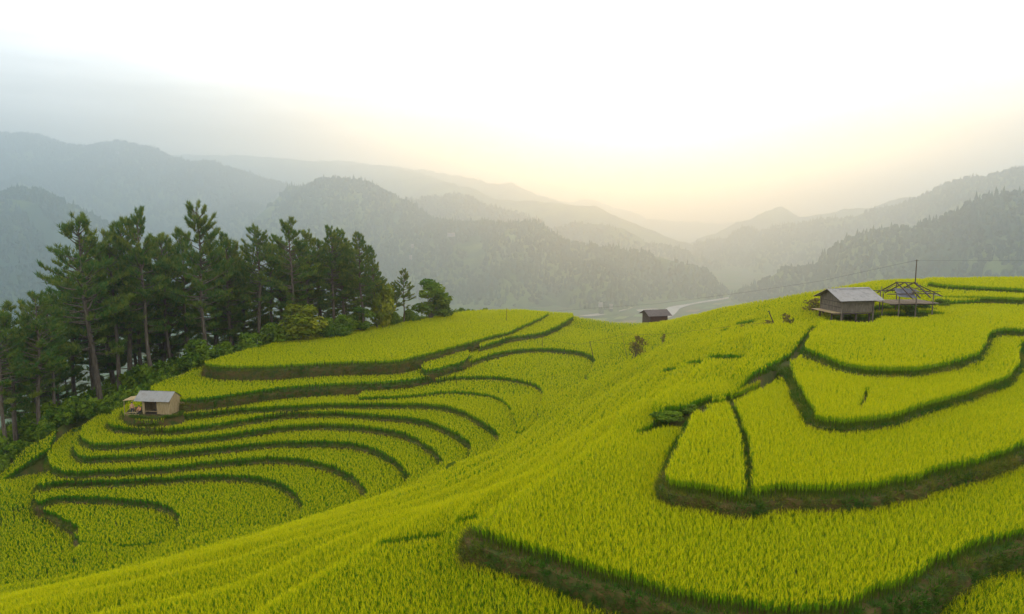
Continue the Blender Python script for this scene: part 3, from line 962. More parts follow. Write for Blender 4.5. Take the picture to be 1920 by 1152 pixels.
def ridge(name, crest, slope=0.55, tree=0, spacing=14.0, cover=0.1, seed=0, label=None, gully=0.27, rows=46, reach=None):
    """a mountain ridge: crest = [(u, v, distance)], a gullied front slope down to the valley and a back slope"""
    pts = np.array([PD(u, v, d * KD) for u, v, d in crest])
    seg = np.r_[0, np.cumsum(np.linalg.norm(np.diff(pts, axis=0), axis=1))]
    step = max(8.0, seg[-1] / 260)
    s = np.arange(0, seg[-1], step)
    c = np.c_[[np.interp(s, seg, pts[:, k]) for k in range(3)]].T
    n = len(c)
    dcrest = c[:, 1].mean()
    c[:, 2] += (fbm(s / 90, s * 0 + seed, 4, seed) * 0.0016 * dcrest)
    tg = np.gradient(c[:, :2], axis=0)
    k = 25
    ker = np.ones(2 * k + 1) / (2 * k + 1)
    tg = np.c_[[np.convolve(np.pad(tg[:, j], k, 'edge'), ker, 'valid') for j in (0, 1)]].T
    nr = np.c_[tg[:, 1], -tg[:, 0]]
    nr /= np.linalg.norm(nr, axis=1, keepdims=True)
    nr[nr[:, 1] > 0] *= -1
    nr = nr * 0.6 + np.array([0, -0.4])
    nr /= np.linalg.norm(nr, axis=1, keepdims=True)
    run = (c[:, 2].max() - FLOOR) / slope * 1.15 if reach is None else reach
    tt = np.r_[-np.linspace(1, 0.08, 9) * run * 0.8, np.linspace(0, 1, rows) ** 1.25 * run]
    Z = []
    for t in tt:
        x, y = c[:, 0] + nr[:, 0] * t, c[:, 1] + nr[:, 1] * t
        a = abs(t)
        amp = gully * a * np.clip(1 - a / run * 0.45, 0, 1)
        g = fbm(x / (dcrest * 0.10), y / (dcrest * 0.16), 4, seed + 3)
        fall = slope * (a - 0.25 * run * (1 - np.exp(-a / (0.25 * run))) * 0.35)
        z = c[:, 2] - fall + amp * (g - 0.35)
        Z.append(np.c_[x, y, np.maximum(z, FLOOR - 6)])
    V = np.array(Z)
    R = len(tt)
    i = (np.arange(R - 1)[:, None] * n + np.arange(n - 1)[None]).ravel()
    q = np.c_[i, i + n, i + n + 1, i + 1]
    me = np_mesh(name, V.reshape(-1, 3), q, M['mountain'], smooth=True)
    o = link(bpy.data.objects.new(name, me))
    tag(o, label, kind='structure')
    if tree:
        tot = int(seg[-1] * run * 1.05 / spacing ** 2)
        a, b = rng.uniform(8.0, R - 1.001, tot), rng.uniform(0, n - 1.001, tot)
        # even by distance down the slope rather than by row
        tr = rng.uniform(-0.03, 1, tot) * run
        a = np.interp(tr, tt, np.arange(R))
        ai, bi = np.minimum(a.astype(int), R - 2), b.astype(int)
        fa, fb = (a - ai)[:, None], (b - bi)[:, None]
        p = (V[ai, bi] * (1 - fb) + V[ai, bi + 1] * fb) * (1 - fa) + (V[ai + 1, bi] * (1 - fb) + V[ai + 1, bi + 1] * fb) * fa
        w = fbm(p[:, 0] / 130, p[:, 1] / 130, 4, seed + 9)
        k = (p[:, 2] > FLOOR + 4) & (w > -0.35 - cover)
        p, w = p[k], w[k]
        m = len(p)
        sz = tree * rng.uniform(0.55, 1.25, m)
        hgt = sz * rng.uniform(0.8, 1.25, m)
        p[:, 2] -= sz * 0.1
        t = scatter('forest', p, FOREST, np.c_[sz, sz, hgt], np.clip(0.4 + 0.5 * w * 0.6 + rng.normal(0, 0.2, m), 0, 1), None, 0.05)
        tag(t, 'dark forest on the ' + label, kind='stuff')
        return m
    return 0


cnt = 0
cnt += ridge('mountain_ridge', [(1300, 600, 1500), (1350, 569, 1480), (1376, 554, 1460), (1410, 539, 1440), (1432, 524, 1420), (1470, 507, 1400), (1511, 505, 1380), (1534, 497, 1360), (1539, 484, 1350),
                           (1560, 469, 1340), (1586, 454, 1320), (1612, 447, 1300), (1650, 434, 1280), (1680, 430, 1260), (1714, 426, 1240), (1744, 415, 1220), (1770, 408, 1210), (1804, 398, 1190), (1814, 385, 1180),
                           (1852, 369, 1170), (1894, 367, 1150), (1920, 364, 1140), (2100, 330, 1100), (2400, 300, 1050)], 0.6, 13, 10.5, 0.9, 1, 'near wooded ridge on the right')
cnt += ridge('mountain_ridge', [(1305, 456, 2900), (1365, 446, 2800), (1380, 433, 2750), (1399, 429, 2720), (1432, 431, 2680), (1455, 423, 2640), (1489, 422, 2600), (1519, 420, 2550), (1537, 414, 2500), (1597, 408, 2450),
                           (1635, 397, 2400), (1672, 388, 2350), (1702, 378, 2300), (1732, 367, 2250), (1762, 352, 2200), (1811, 333, 2150), (1856, 332, 2100), (1897, 322, 2050), (1920, 315, 2000), (2150, 260, 1900), (2500, 230, 1800)], 0.42, 15, 17, 0.5, 21,
             'long pale ridge rising to the right behind the wooded one')
ridge('mountain_ridge', [(1290, 460, 3572), (1309, 450, 3496), (1350, 435, 3496), (1380, 418, 3496), (1410, 410, 3496), (1440, 395, 3496), (1455, 389, 3496), (1466, 388, 3496), (1485, 401, 3458), (1500, 407, 3458),
                    (1537, 403, 3420), (1567, 397, 3382), (1597, 392, 3344), (1635, 392, 3268), (1665, 378, 3192), (1699, 371, 3116), (1721, 371, 3040), (1850, 350, 3040)], 0.4, 0, 1, 0, 33, 'pointed peak at the end of the valley')
# left side, near to far
cnt += ridge('mountain_ridge', [(-260, 330, 1400), (-120, 350, 1420), (0, 363, 1450), (44, 352, 1460), (73, 356, 1470), (109, 374, 1480), (146, 393, 1490), (220, 430, 1500), (320, 470, 1500), (420, 515, 1500), (520, 560, 1500), (600, 590, 1500)], 0.5, 12, 10.5, 0.5, 41,
             'near misty hillside at the left edge')
cnt += ridge('mountain_ridge', [(540, 350, 2050), (572, 350, 2030), (600, 338, 2010), (629, 336, 1990), (673, 339, 1960), (709, 354, 1930), (746, 372, 1900), (782, 390, 1870), (797, 407, 1850), (810, 414, 1830), (855, 418, 1790), (910, 418, 1750),
                           (932, 421, 1730), (950, 425, 1710), (968, 419, 1700), (1001, 419, 1680), (1019, 429, 1670), (1045, 447, 1660), (1070, 456, 1650), (1099, 460, 1640), (1147, 463, 1630), (1201, 474, 1620), (1256, 491, 1610),
                           (1312, 502, 1600), (1335, 521, 1590), (1358, 541, 1590), (1375, 560, 1590)], 0.46, 13, 11.5, 0.42, 51, 'wooded spur running down to the river in the middle')
cnt += ridge('mountain_ridge', [(-200, 240, 2900), (0, 248, 2900), (70, 256, 2900), (146, 276, 2900), (190, 272, 2900), (219, 265, 2900), (255, 272, 2880), (292, 279, 2860), (328, 298, 2840), (365, 303, 2830), (401, 305, 2820), (437, 318, 2810),
                           (474, 330, 2800), (510, 341, 2790), (547, 349, 2780), (572, 353, 2750), (640, 390, 2700)], 0.42, 15, 14, 0.42, 61, 'big misty mountain behind the pines')
cnt += ridge('mountain_ridge', [(700, 380, 2550), (780, 376, 2520), (833, 368, 2500), (855, 364, 2490), (877, 367, 2480), (899, 378, 2470), (928, 387, 2460), (950, 398, 2450), (983, 405, 2440), (1010, 414, 2430), (1030, 427, 2420), (1074, 421, 2400),
                           (1129, 422, 2380), (1165, 429, 2370), (1201, 447, 2360), (1220, 460, 2350), (1256, 463, 2340), (1282, 470, 2330), (1309, 485, 2320), (1339, 491, 2310), (1365, 506, 2300), (1395, 521, 2300), (1420, 535, 2300)], 0.45, 15, 17, 0.5, 71,
             'second hazy spur beyond the wooded one')
ridge('mountain_ridge', [(300, 290, 4600), (450, 292, 4600), (560, 299, 4500), (640, 307, 4400), (720, 312, 4400), (782, 323, 4000), (819, 336, 3700), (855, 347, 3260), (884, 350, 3240), (910, 365, 3220), (943, 376, 3200), (986, 375, 3180), (1008, 378, 3160), (1048, 379, 3140), (1074, 385, 3120),
                    (1114, 387, 3100), (1136, 398, 3090), (1165, 410, 3080), (1201, 423, 3060), (1238, 436, 3050), (1267, 449, 3040), (1300, 463, 3030), (1340, 485, 3000)], 0.4, 0, 1, 0, 81, 'third hazy spur running down from the left')
ridge('mountain_ridge', [(600, 300, 5000), (700, 308, 5000), (800, 320, 4800), (870, 331, 4500), (914, 342, 4200), (928, 343, 4200), (957, 343, 4180), (983, 355, 4160), (1008, 367, 4140), (1027, 368, 4120), (1045, 378, 4100), (1100, 400, 4050), (1200, 432, 4000), (1290, 456, 4000)], 0.38, 0, 1, 0, 91,
      'far hazy shoulder below the glow')
ridge('mountain_ridge', [(950, 350, 6200), (1040, 374, 6200), (1070, 378, 6200), (1092, 377, 6200), (1118, 378, 6200), (1147, 389, 6200), (1176, 397, 6200), (1220, 411, 6200), (1256, 416, 6200), (1300, 416, 6200), (1350, 420, 6200), (1450, 410, 6200), (1600, 400, 6200)], 0.3, 0, 1, 0, 101,
      'faintest farthest mountains below the sun')
print('far trees', cnt)

# valley floor with river, gravel flats and fields
xs, ys = np.arange(-4000, 6000, 90.0), np.arange(400, 10600, 90.0)
me = grid_mesh('valley_ground', xs, ys, lambda x, y: FLOOR + 1.5 * fbm(x / 200, y / 200, 3, 3), M['valley'])
tag(link(bpy.data.objects.new('valley_ground', me)), kind='structure')


def flat(name, pix_poly, z, mat, label=None, kind='structure'):
    pts = cat([P(u, v, -z) for u, v in pix_poly] + [P(*pix_poly[0], -z)], 4)[:-1]
    pts = np.array(pts)
    return tag(mesh_obj(name, pts, [tuple(range(len(pts)))], mat), label, kind=kind)


flat('river', [(1236, 586), (1248, 579), (1258, 575), (1285, 571), (1312, 566), (1350, 560), (1395, 552), (1398, 553), (1355, 562), (1322, 567), (1298, 571), (1276, 578), (1270, 584), (1262, 592), (1250, 597), (1242, 600), (1238, 596)], FLOOR + 4.0, M['river'], 'pale river winding through the valley')
flat('gravel_flat', [(1192, 581), (1220, 579), (1236, 580), (1222, 583), (1200, 584)], FLOOR + 4.2, M['river'], 'pale gravel flat beside the river')
flat('gravel_flat', [(1085, 592), (1120, 588), (1150, 583), (1180, 577), (1184, 578), (1150, 587), (1110, 593)], FLOOR + 4.4, M['river'], 'pale road strip along the valley floor')


fr_ = random.Random(5)
for k, (u, v, w, hh) in enumerate(((1120, 600, 40, 6), (1165, 596, 30, 5), (1200, 592, 26, 4), (1300, 583, 30, 4), (1330, 577, 26, 4), (1310, 574, 22, 3), (1345, 570, 20, 3), (1180, 603, 30, 4), (1290, 592, 26, 4), (1140, 582, 30, 3), (1365, 566, 18, 2))):
    sk = fr_.uniform(4, 12)
    tag(mesh_obj('field', [P(u - w / 2, v + hh / 2, -(FLOOR + 3.2 + k * 0.05)), P(u + w / 2 - sk, v + hh / 2, -(FLOOR + 3.2 + k * 0.05)), P(u + w / 2, v - hh / 2, -(FLOOR + 3.2 + k * 0.05)), P(u - w / 2 + sk, v - hh / 2, -(FLOOR + 3.2 + k * 0.05))], [(0, 1, 2, 3)],
                 noise_mat('valley_field', [(c1 * 0.8, c2 * 0.8, 0.03) for c1, c2 in ((fr_.uniform(0.05, 0.2), fr_.uniform(0.1, 0.22)),) * 2], 0.05, 3)), 'pale valley field', kind='structure')


def far_house(u, v, d, L, Wd, rz, label, z=None):
    p = PD(u, v, d * KD)
    root = empty('far_house', p, rz)
    tag(root, label, 'house', 'far houses in the valley')
    h = 3.6
    MB().box((0, 0, h / 2 - 4), (L, Wd, h + 8)).build('wall', M['house_white'], root)
    r = MB()
    a, b, e = L / 2 + 0.4, Wd / 2 + 0.5, h + 0.003
    r.add([(-a, -b, e), (a, -b, e), (a, b, e), (-a, b, e), (-a, 0, e + 2), (a, 0, e + 2)], [(0, 1, 5, 4), (2, 3, 4, 5), (1, 2, 5), (3, 0, 4), (0, 3, 2, 1)])
    r.build('roof', M['house_roof'], root)


far_house(1126, 571, 1250, 11, 7, 0.3, 'small pale house at the foot of the middle spur, nearer the pines')
far_house(1146, 574, 1240, 9, 7, -0.2, 'small pale house at the foot of the middle spur, nearer the river')
far_house(1303, 591, 1100, 9, 6, 0.1, 'small pale house just over the rice slope beside the river')
far_house(846, 440, 1560, 26, 9, 0.1, 'long pale building high on the wooded middle spur')
far_house(773, 461, 1500, 9, 8, 0.2, 'pale house on the hillside above the pines')
far_house(770, 482, 1450, 8, 7, -0.1, 'lower pale house on the hillside above the pines')
far_house(220, 286, 2720, 16, 9, 0.0, 'tiny pale house on the crest of the big misty mountain')

# the air
bm = bmesh.new()
bmesh.ops.create_cube(bm, size=1.0)
hz_min, hz_max = np.array([-7000.0, -900.0, FLOOR - 14]), np.array([7000.0, 11000.0, 585.0])
for v in bm.verts:
    v.co = Vector((hz_min + hz_max) / 2) + Vector((np.array(v.co) * (hz_max - hz_min)))
me = bpy.data.meshes.new('haze')
bm.to_mesh(me)
bm.free()
m, N, L = new_mat('haze_air')
out = N.new('ShaderNodeOutputMaterial')
pv = N.new('ShaderNodeVolumePrincipled')
pv.inputs['Color'].default_value = (0.47, 0.61, 0.71, 1)
pv.inputs['Density'].default_value = HAZE_DENSITY
pv.inputs['Anisotropy'].default_value = 0.68
L.new(pv.outputs[0], out.inputs['Volume'])
me.materials.append(m)
tag(link(bpy.data.objects.new('haze', me)), kind='stuff')

# ------------------------------------------------------------------ trees
def set_var(me, vals):
    a = me.attributes.new('var', 'FLOAT', 'POINT')
    a.data.foreach_set('value', np.asarray(vals, np.float32))


def needles(pos, dr, n, L, w, r, spread=0.75, up=0.25):
    """n needle triangles on every tuft: verts, tris, tuft index"""
    k = len(pos)
    d = np.repeat(dr, n, 0) * r.uniform(0.25, 1.0, (k * n, 1)) + r.normal(0, spread * 0.6, (k * n, 3)) + np.array([0, 0, up])
    d /= np.linalg.norm(d, axis=1, keepdims=True) + 1e-9
    s = np.cross(d, r.normal(0, 1, (k * n, 3)))
    s /= np.linalg.norm(s, axis=1, keepdims=True) + 1e-9
    p = np.repeat(pos, n, 0) + r.normal(0, 0.05, (k * n, 3))
    ln = L * r.uniform(0.6, 1.15, (k * n, 1))
    V = np.stack([p - s * w / 2, p + s * w / 2, p + d * ln], 1).reshape(-1, 3)
    T = np.arange(len(V)).reshape(-1, 3)
    return V, T, np.repeat(np.arange(k), 3 * n)


def make_pine(seed, H=20.0, Lmax=3.8, base=0.42, dens=1.0):
    r = np.random.default_rng(seed)
    tr = MB()
    bend = r.normal(0, 0.35, 2)
    zs = np.linspace(0, H, 12)
    ctr = lambda z: np.array([bend[0] * math.sin(z / H * 2.6) + 0.12 * math.sin(z * 0.5 + seed), bend[1] * math.sin(z / H * 2.2), z])
    rad = lambda z: 0.26 * (1 - z / H) ** 0.75 + 0.02
    tr.tube([ctr(z) - np.array([0, 0, 1.2 if z == 0 else 0]) for z in zs], [rad(z) for z in zs], 8)
    pos, dr = [], []
    z = base * H
    for k in range(5):                      # dead stubs below the crown
        zz = H * r.uniform(base * 0.45, base)
        az = r.uniform(0, 6.28)
        q = ctr(zz)
        e = q + np.array([math.cos(az), math.sin(az), 0.15]) * r.uniform(0.6, 1.8)
        tr.tube([q, (q + e) / 2 + (0, 0, -0.05), e], [0.035, 0.025, 0.01], 4)
    while z < H * 0.985:
        t = (z - base * H) / (H * (1 - base))
        L0 = Lmax * (0.62 + 0.75 * min(t / 0.3, 1)) / 1.37 * max(1 - t, 0.02) ** 0.62
        for b in range(int(r.integers(3, 7))):
            if t < 0.2 and r.random() < 0.3:
                continue
            az = r.uniform(0, 6.283)
            L = L0 * r.uniform(0.6, 1.25) + 0.3
            el = -0.12 + 0.85 * t + r.normal(0, 0.1)
            p = ctr(z + r.uniform(-0.3, 0.3))
            line = [p]
            n = 6
            for i in range(n):
                el2 = el + 0.55 * (i / n) ** 1.5
                p = p + np.array([math.cos(az) * math.cos(el2), math.sin(az) * math.cos(el2), math.sin(el2)]) * L / n + r.normal(0, 0.03, 3)
                az += r.normal(0, 0.06)
                line.append(p)
            r0 = 0.025 + 0.018 * L
            tr.tube(line[::2], [r0, r0 * 0.65, r0 * 0.4, 0.008], 4)
            line = np.array(line)
            m = max(3, int(L * 5.4 * dens))
            for j in range(m):
                s = 0.40 + 0.60 * (j + r.uniform(0, 1)) / m
                q = np.array([np.interp(s * n, np.arange(n + 1), line[:, k]) for k in range(3)])
                i = min(int(s * n), n - 1)
                d = line[i + 1] - line[i]
                d = d / np.linalg.norm(d)
                side = np.cross(d, [0, 0, 1]) * r.choice([-1, 1])
                tl = (0.2 + 0.28 * L * (1.15 - s)) * r.uniform(0.4, 1.2)
                e = d * 0.7 + side * r.uniform(0.4, 1.1) + np.array([0, 0, r.uniform(0.0, 0.5)])
                e /= np.linalg.norm(e)
                c = max(1, int(round(tl / 0.26)))
                for w in range(c):
                    pos.append(q + e * tl * (w + 1) / c)
                    dr.append(e * 0.6 + np.array([0, 0, 0.75]))
            pos.append(line[-1])
            dr.append(np.array([0, 0, 1.0]))
        z += (0.55 + 0.2 * (1 - t)) * r.uniform(0.8, 1.2)
    for w in range(5):
        pos.append(ctr(H) + (0, 0, -0.25 * w))
        dr.append(np.array([0, 0, 1.2]))
    pos, dr = np.array(pos), np.array(dr)
    V, T, ti = needles(pos, dr, 9, 0.50, 0.07, r, 0.62, 0.3)
    me = np_mesh('pine_crown', V, T, M['pine'])
    tone = np.clip(0.35 + r.normal(0, 0.25, len(pos)) + 0.25 * vnoise(pos[:, 0] * 0.6 + 9, pos[:, 2] * 0.6, seed), 0, 1)
    set_var(me, tone[ti])
    tm = bpy.data.meshes.new('pine_trunk')
    tm.from_pydata([tuple(map(float, v)) for v in tr.v], [], tr.f)
    tm.materials.append(M['bark'])
    tm.polygons.foreach_set('use_smooth', [True] * len(tm.polygons))
    return tm, me


def make_bush(seed, mat, w=2.4, h=2.6, blobs=12, n=2200, leaf=0.15, low=0.22):
    """leafy shrub or small broad-leaved tree: stems and leaves spread through lumps"""
    r = np.random.default_rng(seed)
    tr = MB()
    c, rr = [], []
    for i in range(blobs):
        t = (i + 0.5) / blobs
        zc = h * (low + (0.88 - low) * t)
        q = w * 0.33 * math.sin(math.pi * (0.18 + 0.75 * t)) ** 0.8
        a = r.uniform(0, 6.283)
        c.append([q * math.cos(a) * r.uniform(0.3, 1.2), q * math.sin(a) * r.uniform(0.3, 1.2), zc])
        rr.append(w * r.uniform(0.16, 0.27) * (1.1 - 0.4 * t))
        tr.tube([(0, 0, -0.4), (c[-1][0] * 0.35, c[-1][1] * 0.35, zc * 0.5), c[-1]], [0.03 * w * 0.5 + 0.01, 0.02, 0.008], 4)
    c, rr = np.array(c), np.array(rr)
    b = r.integers(0, blobs, n)
    d = r.normal(0, 1, (n, 3))
    d /= np.linalg.norm(d, axis=1, keepdims=True)
    p = c[b] + d * (rr[b] * r.uniform(0.55, 1.12, n) ** 0.6)[:, None] * np.array([1.1, 1.1, 0.85])
    nrm = d + r.normal(0, 0.6, (n, 3)) + np.array([0, 0, 0.3])
    nrm /= np.linalg.norm(nrm, axis=1, keepdims=True)
    s = np.cross(nrm, r.normal(0, 1, (n, 3)))
    s /= np.linalg.norm(s, axis=1, keepdims=True)
    t = np.cross(nrm, s)
    L = leaf * r.uniform(0.6, 1.3, (n, 1))
    V = np.stack([p - s * L, p + t * L * 0.5, p + s * L, p - t * L * 0.5], 1).reshape(-1, 3)
    T = np.arange(len(V)).reshape(-1, 4)
    me = np_mesh('bush_leaves', V, T, mat)
    tone = np.clip(0.42 + r.normal(0, 0.2, blobs)[b] + r.normal(0, 0.15, n), 0, 1)
    set_var(me, np.repeat(tone, 4))
    tm = bpy.data.meshes.new('bush_stems')
    tm.from_pydata([tuple(map(float, v)) for v in tr.v], [], tr.f)
    tm.materials.append(M['bark'])
    return tm, me


def put_tree(name, meshes, loc, sc, rz, label, cat_, group, lean=(0, 0), parts=('trunk', 'crown')):
    root = empty(name, loc, rz)
    root.scale = sc
    root.rotation_euler = (lean[0], lean[1], rz)
    tag(root, label, cat_, group)
    for pn, m in zip(parts, meshes):
        link(bpy.data.objects.new(pn, m), root)
    return root


def ground_at(x, y):
    x, y = np.array([x], float), np.array([y], float)
    i, z = plate_top(x, y)
    return float(max(hill_ground(x, y)[0], z[0]))


PINES = [make_pine(101, Lmax=5.0, base=0.32), make_pine(102, Lmax=4.2, base=0.38), make_pine(103, Lmax=4.6, base=0.34), make_pine(104, Lmax=3.7, base=0.42), make_pine(105, Lmax=4.6, base=0.38, dens=0.85),
         make_pine(106, Lmax=4.3, base=0.33, dens=1.15)]
ORD = ['first', 'second', 'third', 'fourth', 'fifth', 'sixth', 'seventh', 'eighth', 'ninth', 'tenth', 'eleventh', 'twelfth', 'thirteenth', 'fourteenth', 'fifteenth', 'sixteenth', 'seventeenth', 'eighteenth']
# (u, v of the tip, distance, variant, label or None, lean)
PL = [(-16, 585, 71, 4, 'pine cut by the left edge of the picture', 0), (28, 556, 74, 4, 'crooked short pine leaning left at the far left of the grove', -0.06), (66, 574, 77, 1, 'crooked pine with bare upper limbs, second at the far left', -0.05),
      (145, 412, 84, 4, 'tall open pine with ragged branches at the left end of the main grove', -0.05), (188, 440, 87, 3, None, -0.04), (222, 420, 90, 2, None, 0), (268, 400, 88, 5, None, 0.01), (305, 446, 95, 3, None, 0),
      (370, 391, 92, 0, 'tallest and broadest pine, with a pointed crown above the grove', 0), (338, 440, 98, 2, None, 0), (418, 445, 100, 5, None, 0), (473, 430, 99, 1, 'slim pine with a see-through crown and two bare trunks, mid grove', 0), (505, 462, 104, 3, None, 0),
      (543, 415, 100, 2, 'dark pine with a flat tufted top right of the slim one', 0), (580, 440, 106, 0, None, 0), (617, 430, 106, 5, None, 0), (644, 434, 108, 1, None, 0), (682, 441, 106, 2, None, 0.02), (708, 474, 109, 5, None, 0.03), (758, 507, 115, 4, 'short pine standing apart near the right end of the grove', 0.02)]
BACK = [(160, 480, 91, 5), (285, 450, 100, 2), (430, 470, 106, 0), (520, 450, 107, 5), (635, 455, 111, 0), (60, 610, 84, 0), (205, 600, 98, 5), (6, 575, 75, 2), (48, 600, 82, 5), (455, 480, 108, 0), (600, 455, 112, 2), (80, 640, 86, 2), (120, 520, 92, 1), (200, 470, 96, 0), (250, 470, 97, 4), (320, 480, 102, 0), (390, 470, 104, 2), (560, 470, 110, 5), (660, 465, 114, 0), (700, 500, 116, 2), (735, 530, 118, 1), (10, 620, 80, 5), (100, 610, 86, 3), (172, 560, 98, 2), (235, 540, 102, 0), (300, 530, 106, 4), (440, 500, 110, 2), (40, 640, 88, 0), (120, 660, 94, 4), (530, 480, 114, 0), (650, 500, 118, 4), (-30, 650, 80, 2), (395, 500, 112, 5), (600, 480, 118, 2)]
k = 0
for u, v, d, var, lab, lean in PL:
    x, y, zt = PD(u, v, d)
    zg = ground_at(x, y)
    H = zt - zg
    if lab is None:
        lab = 'plain tall pine, %s from the left in the front row' % ORD[k]
        k += 1
    put_tree('pine_tree', PINES[var], (x - math.sin(lean) * H, y, zg), (H / 20 * (1.0 + 0.1 * math.sin(u)),) * 2 + (H / 20,), u * 1.7, lab, 'pine tree', 'pines of the grove', (0, lean) if True else 0)
TENS = ORD + ['nineteenth', 'twentieth'] + ['twenty-' + w for w in ORD[:9]] + ['thirtieth'] + ['thirty-' + w for w in ORD[:9]]
for i, (u, v, d, var) in enumerate(sorted(BACK)):
    x, y, zt = PD(u, v, d)
    zg = ground_at(x, y)
    H = zt - zg
    put_tree('pine_tree', PINES[var], (x, y, zg), (H / 20 * 1.15,) * 2 + (H / 20,), u * 2.1, 'shaded pine behind the front row, %s from the left in the dark back row' % TENS[i], 'pine tree', 'shaded pines behind the front row')

BU = [make_bush(201, M['bush'], 2.6, 2.8), make_bush(202, M['bush'], 3.0, 2.4, 14, 2400), make_bush(203, M['bush_yellow'], 2.6, 3.2, 14, 2600), make_bush(204, M['bush'], 2.6, 4.4, 16, 3000)]
# (u centre, v top, v base, width px, distance, variant, label)
BL = [(366, 634, 694, 54, 89, 0, 'round dark green bush at the left tip of the yellow plateau'), (562, 566, 640, 74, 98, 2, 'big yellow-topped bush at the edge of the plateau below the pines'),
      (612, 596, 632, 42, 101, 1, 'low green bush just right of the big yellow-topped bush'), (642, 588, 632, 42, 102, 0, 'rounded bush between the low green bush and the yellow tree'), (676, 572, 622, 46, 106, 3, 'upright leafy shrub left of the slender yellow tree'),
      (716, 523, 606, 44, 109, 2, 'slender yellow-leaved tree in front of the pines'), (740, 584, 606, 26, 112, 1, 'little bush at the foot of the yellow tree'), (768, 580, 602, 30, 116, 1, 'little bush at the foot of the short lone pine'),
      (805, 520, 592, 62, 119, 3, 'dark broad-leaved tree at the right end of the grove'), (832, 562, 588, 30, 121, 0, 'small dark bush at the rightmost end of the grove'), (512, 606, 652, 60, 97, 1, 'wide green bush left of the big yellow-topped bush'),
      (462, 622, 668, 60, 94, 0, 'dark bush on the plateau edge below the slim pine'), (418, 640, 682, 46, 91, 1, 'dark bush beside the round one at the plateau tip'), (165, 768, 800, 46, 80, 1, 'low dark bush at the edge of the rice left of the plank hut'), (110, 800, 832, 44, 78, 1, 'low dark bush where the rice meets the leaning pines'),
      (935, 822, 832, 14, 67, 0, 'small green bush at the end of a curved bank in the bowl'), (848, 866, 878, 26, 58, 1, 'small green bush on the crest between bowl and slope'),
      (1258, 772, 800, 58, 40.5, 1, 'low weedy bush in the ditch left of the split rice terrace'), (1292, 757, 776, 40, 41.5, 1, 'small weedy bush in the ditch nearest the split rice terrace'),
      (1690, 566, 590, 44, 72, 1, 'dark low bush under the middle of the bare hut frame'), (1730, 562, 586, 46, 73, 0, 'dark bush behind the right end of the bare hut frame'), (1652, 568, 588, 36, 72.5, 1, 'dark low bush between the stilt hut and the bare frame'),
      (1765, 560, 580, 44, 75, 1, 'low dark bush right of the bare hut frame')]
for u, v0, v1, wpx, d, var, lab in BL:
    x, y, zt = PD(u, v0, d)
    zg = min(PD(u, v1, d)[2], ground_at(x, y)) if v0 > 560 and d > 80 else ground_at(x, y) - 0.05
    H = max(zt - zg, 0.5)
    wid = wpx * d / F
    bw, bh = ((2.6, 2.8), (3.0, 2.4), (2.6, 3.2), (2.6, 4.4))[var]
    put_tree('tree' if 'tree' in lab.split(' in ')[0].split(' at ')[0] else 'bush', BU[var], (x, y, zg), (wid / bw * 1.2, wid / bw * 1.2, H / bh), u * 1.3, lab, 'tree' if 'tree' in lab.split(' in ')[0].split(' at ')[0].split() else 'bush', 'bushes along the plateau', (0, 0), ('stem', 'crown'))

# undergrowth below the grove
UG = plant_set('undergrowth_shrubs', [bpy.data.objects.new('undergrowth_shrub', make_bush(300 + i, M['bush'], 1.8, 1.9, 7, 420, 0.2)[1]) for i in range(3)])
n = 15000
x, y = rng.uniform(-80, -5, n), rng.uniform(64, 150, n)
ins = pip(HULL, x, y)
d, _, _ = seg_dist(HULL, x, y)
k = ~ins & (d < 36) & (d > 0.4) & (fbm(x / 6, y / 6, 2, 77) > -0.55)
x, y, d = x[k], y[k], d[k]
s = rng.uniform(0.6, 1.5, len(x)) * np.clip(0.4 + d / 6, 0.4, 1.3)
z = np.maximum(hill_ground(x, y), -1e9) - 0.1
o = scatter('undergrowth', np.c_[x, y, z], UG, np.c_[s, s, s * rng.uniform(0.7, 1.3, len(x))], rng.uniform(0, 1, len(x)), None, 0.1)
tag(o, 'dark undergrowth between the pine trunks', kind='stuff')
# weeds along the ditch and on the bowl's left nose
wp = []
for pl, w, n in (([(1196, 808, 12.4), (1235, 786, 12.2), (1262, 770, 11.6), (1300, 766, 11.5)], 1.1, 700), ([(1446, 686, 10.6), (1480, 672, 10.4)], 0.9, 320), ([(1474, 695, 11.3), (1500, 755, 11.3), (1520, 792, 11.3)], 0.45, 320), ([(1366, 740, 11.35), (1397, 818, 11.35), (1405, 916, 11.35)], 0.3, 360), ([(1500, 640, 10.1), (1528, 604, 10.0)], 0.7, 90),
                 ([(55, 900, 25.2), (75, 885, 24.6), (95, 868, 24.2), (100, 900, 24.9), (80, 930, 25.5)], 3.2, 1300), ([(8, 905, 25.6), (45, 868, 24.7), (90, 838, 23.9), (60, 880, 24.9)], 2.6, 1500), ([(238, 782, 21.0), (270, 786, 21.0), (305, 786, 21.0), (338, 781, 21.0), (348, 772, 21.0)], 0.35, 900), ([(1640, 582, 9.9), (1700, 580, 9.9), (1750, 572, 9.8)], 1.8, 700),
                 ([(1600, 588, 9.9), (1640, 584, 9.9)], 1.6, 160), ([(715, 994, 14.2), (726, 1000, 14.2)], 0.6, 60), ([(780, 985, 14.0), (885, 962, 13.5)], 0.5, 120), ([(1540, 608, 10.0), (1550, 606, 9.95)], 0.7, 40)):
    q = np.array([P(*p)[:2] for p in pl])
    t = rng.uniform(0, len(q) - 1, n)
    a = np.c_[np.interp(t, np.arange(len(q)), q[:, 0]), np.interp(t, np.arange(len(q)), q[:, 1])] + rng.normal(0, w / 2.4, (n, 2))
    wp.append(a)
wp = np.concatenate(wp)
pi_, pz = plate_top(wp[:, 0], wp[:, 1])
wz = np.maximum(hill_ground(wp[:, 0], wp[:, 1]), pz)
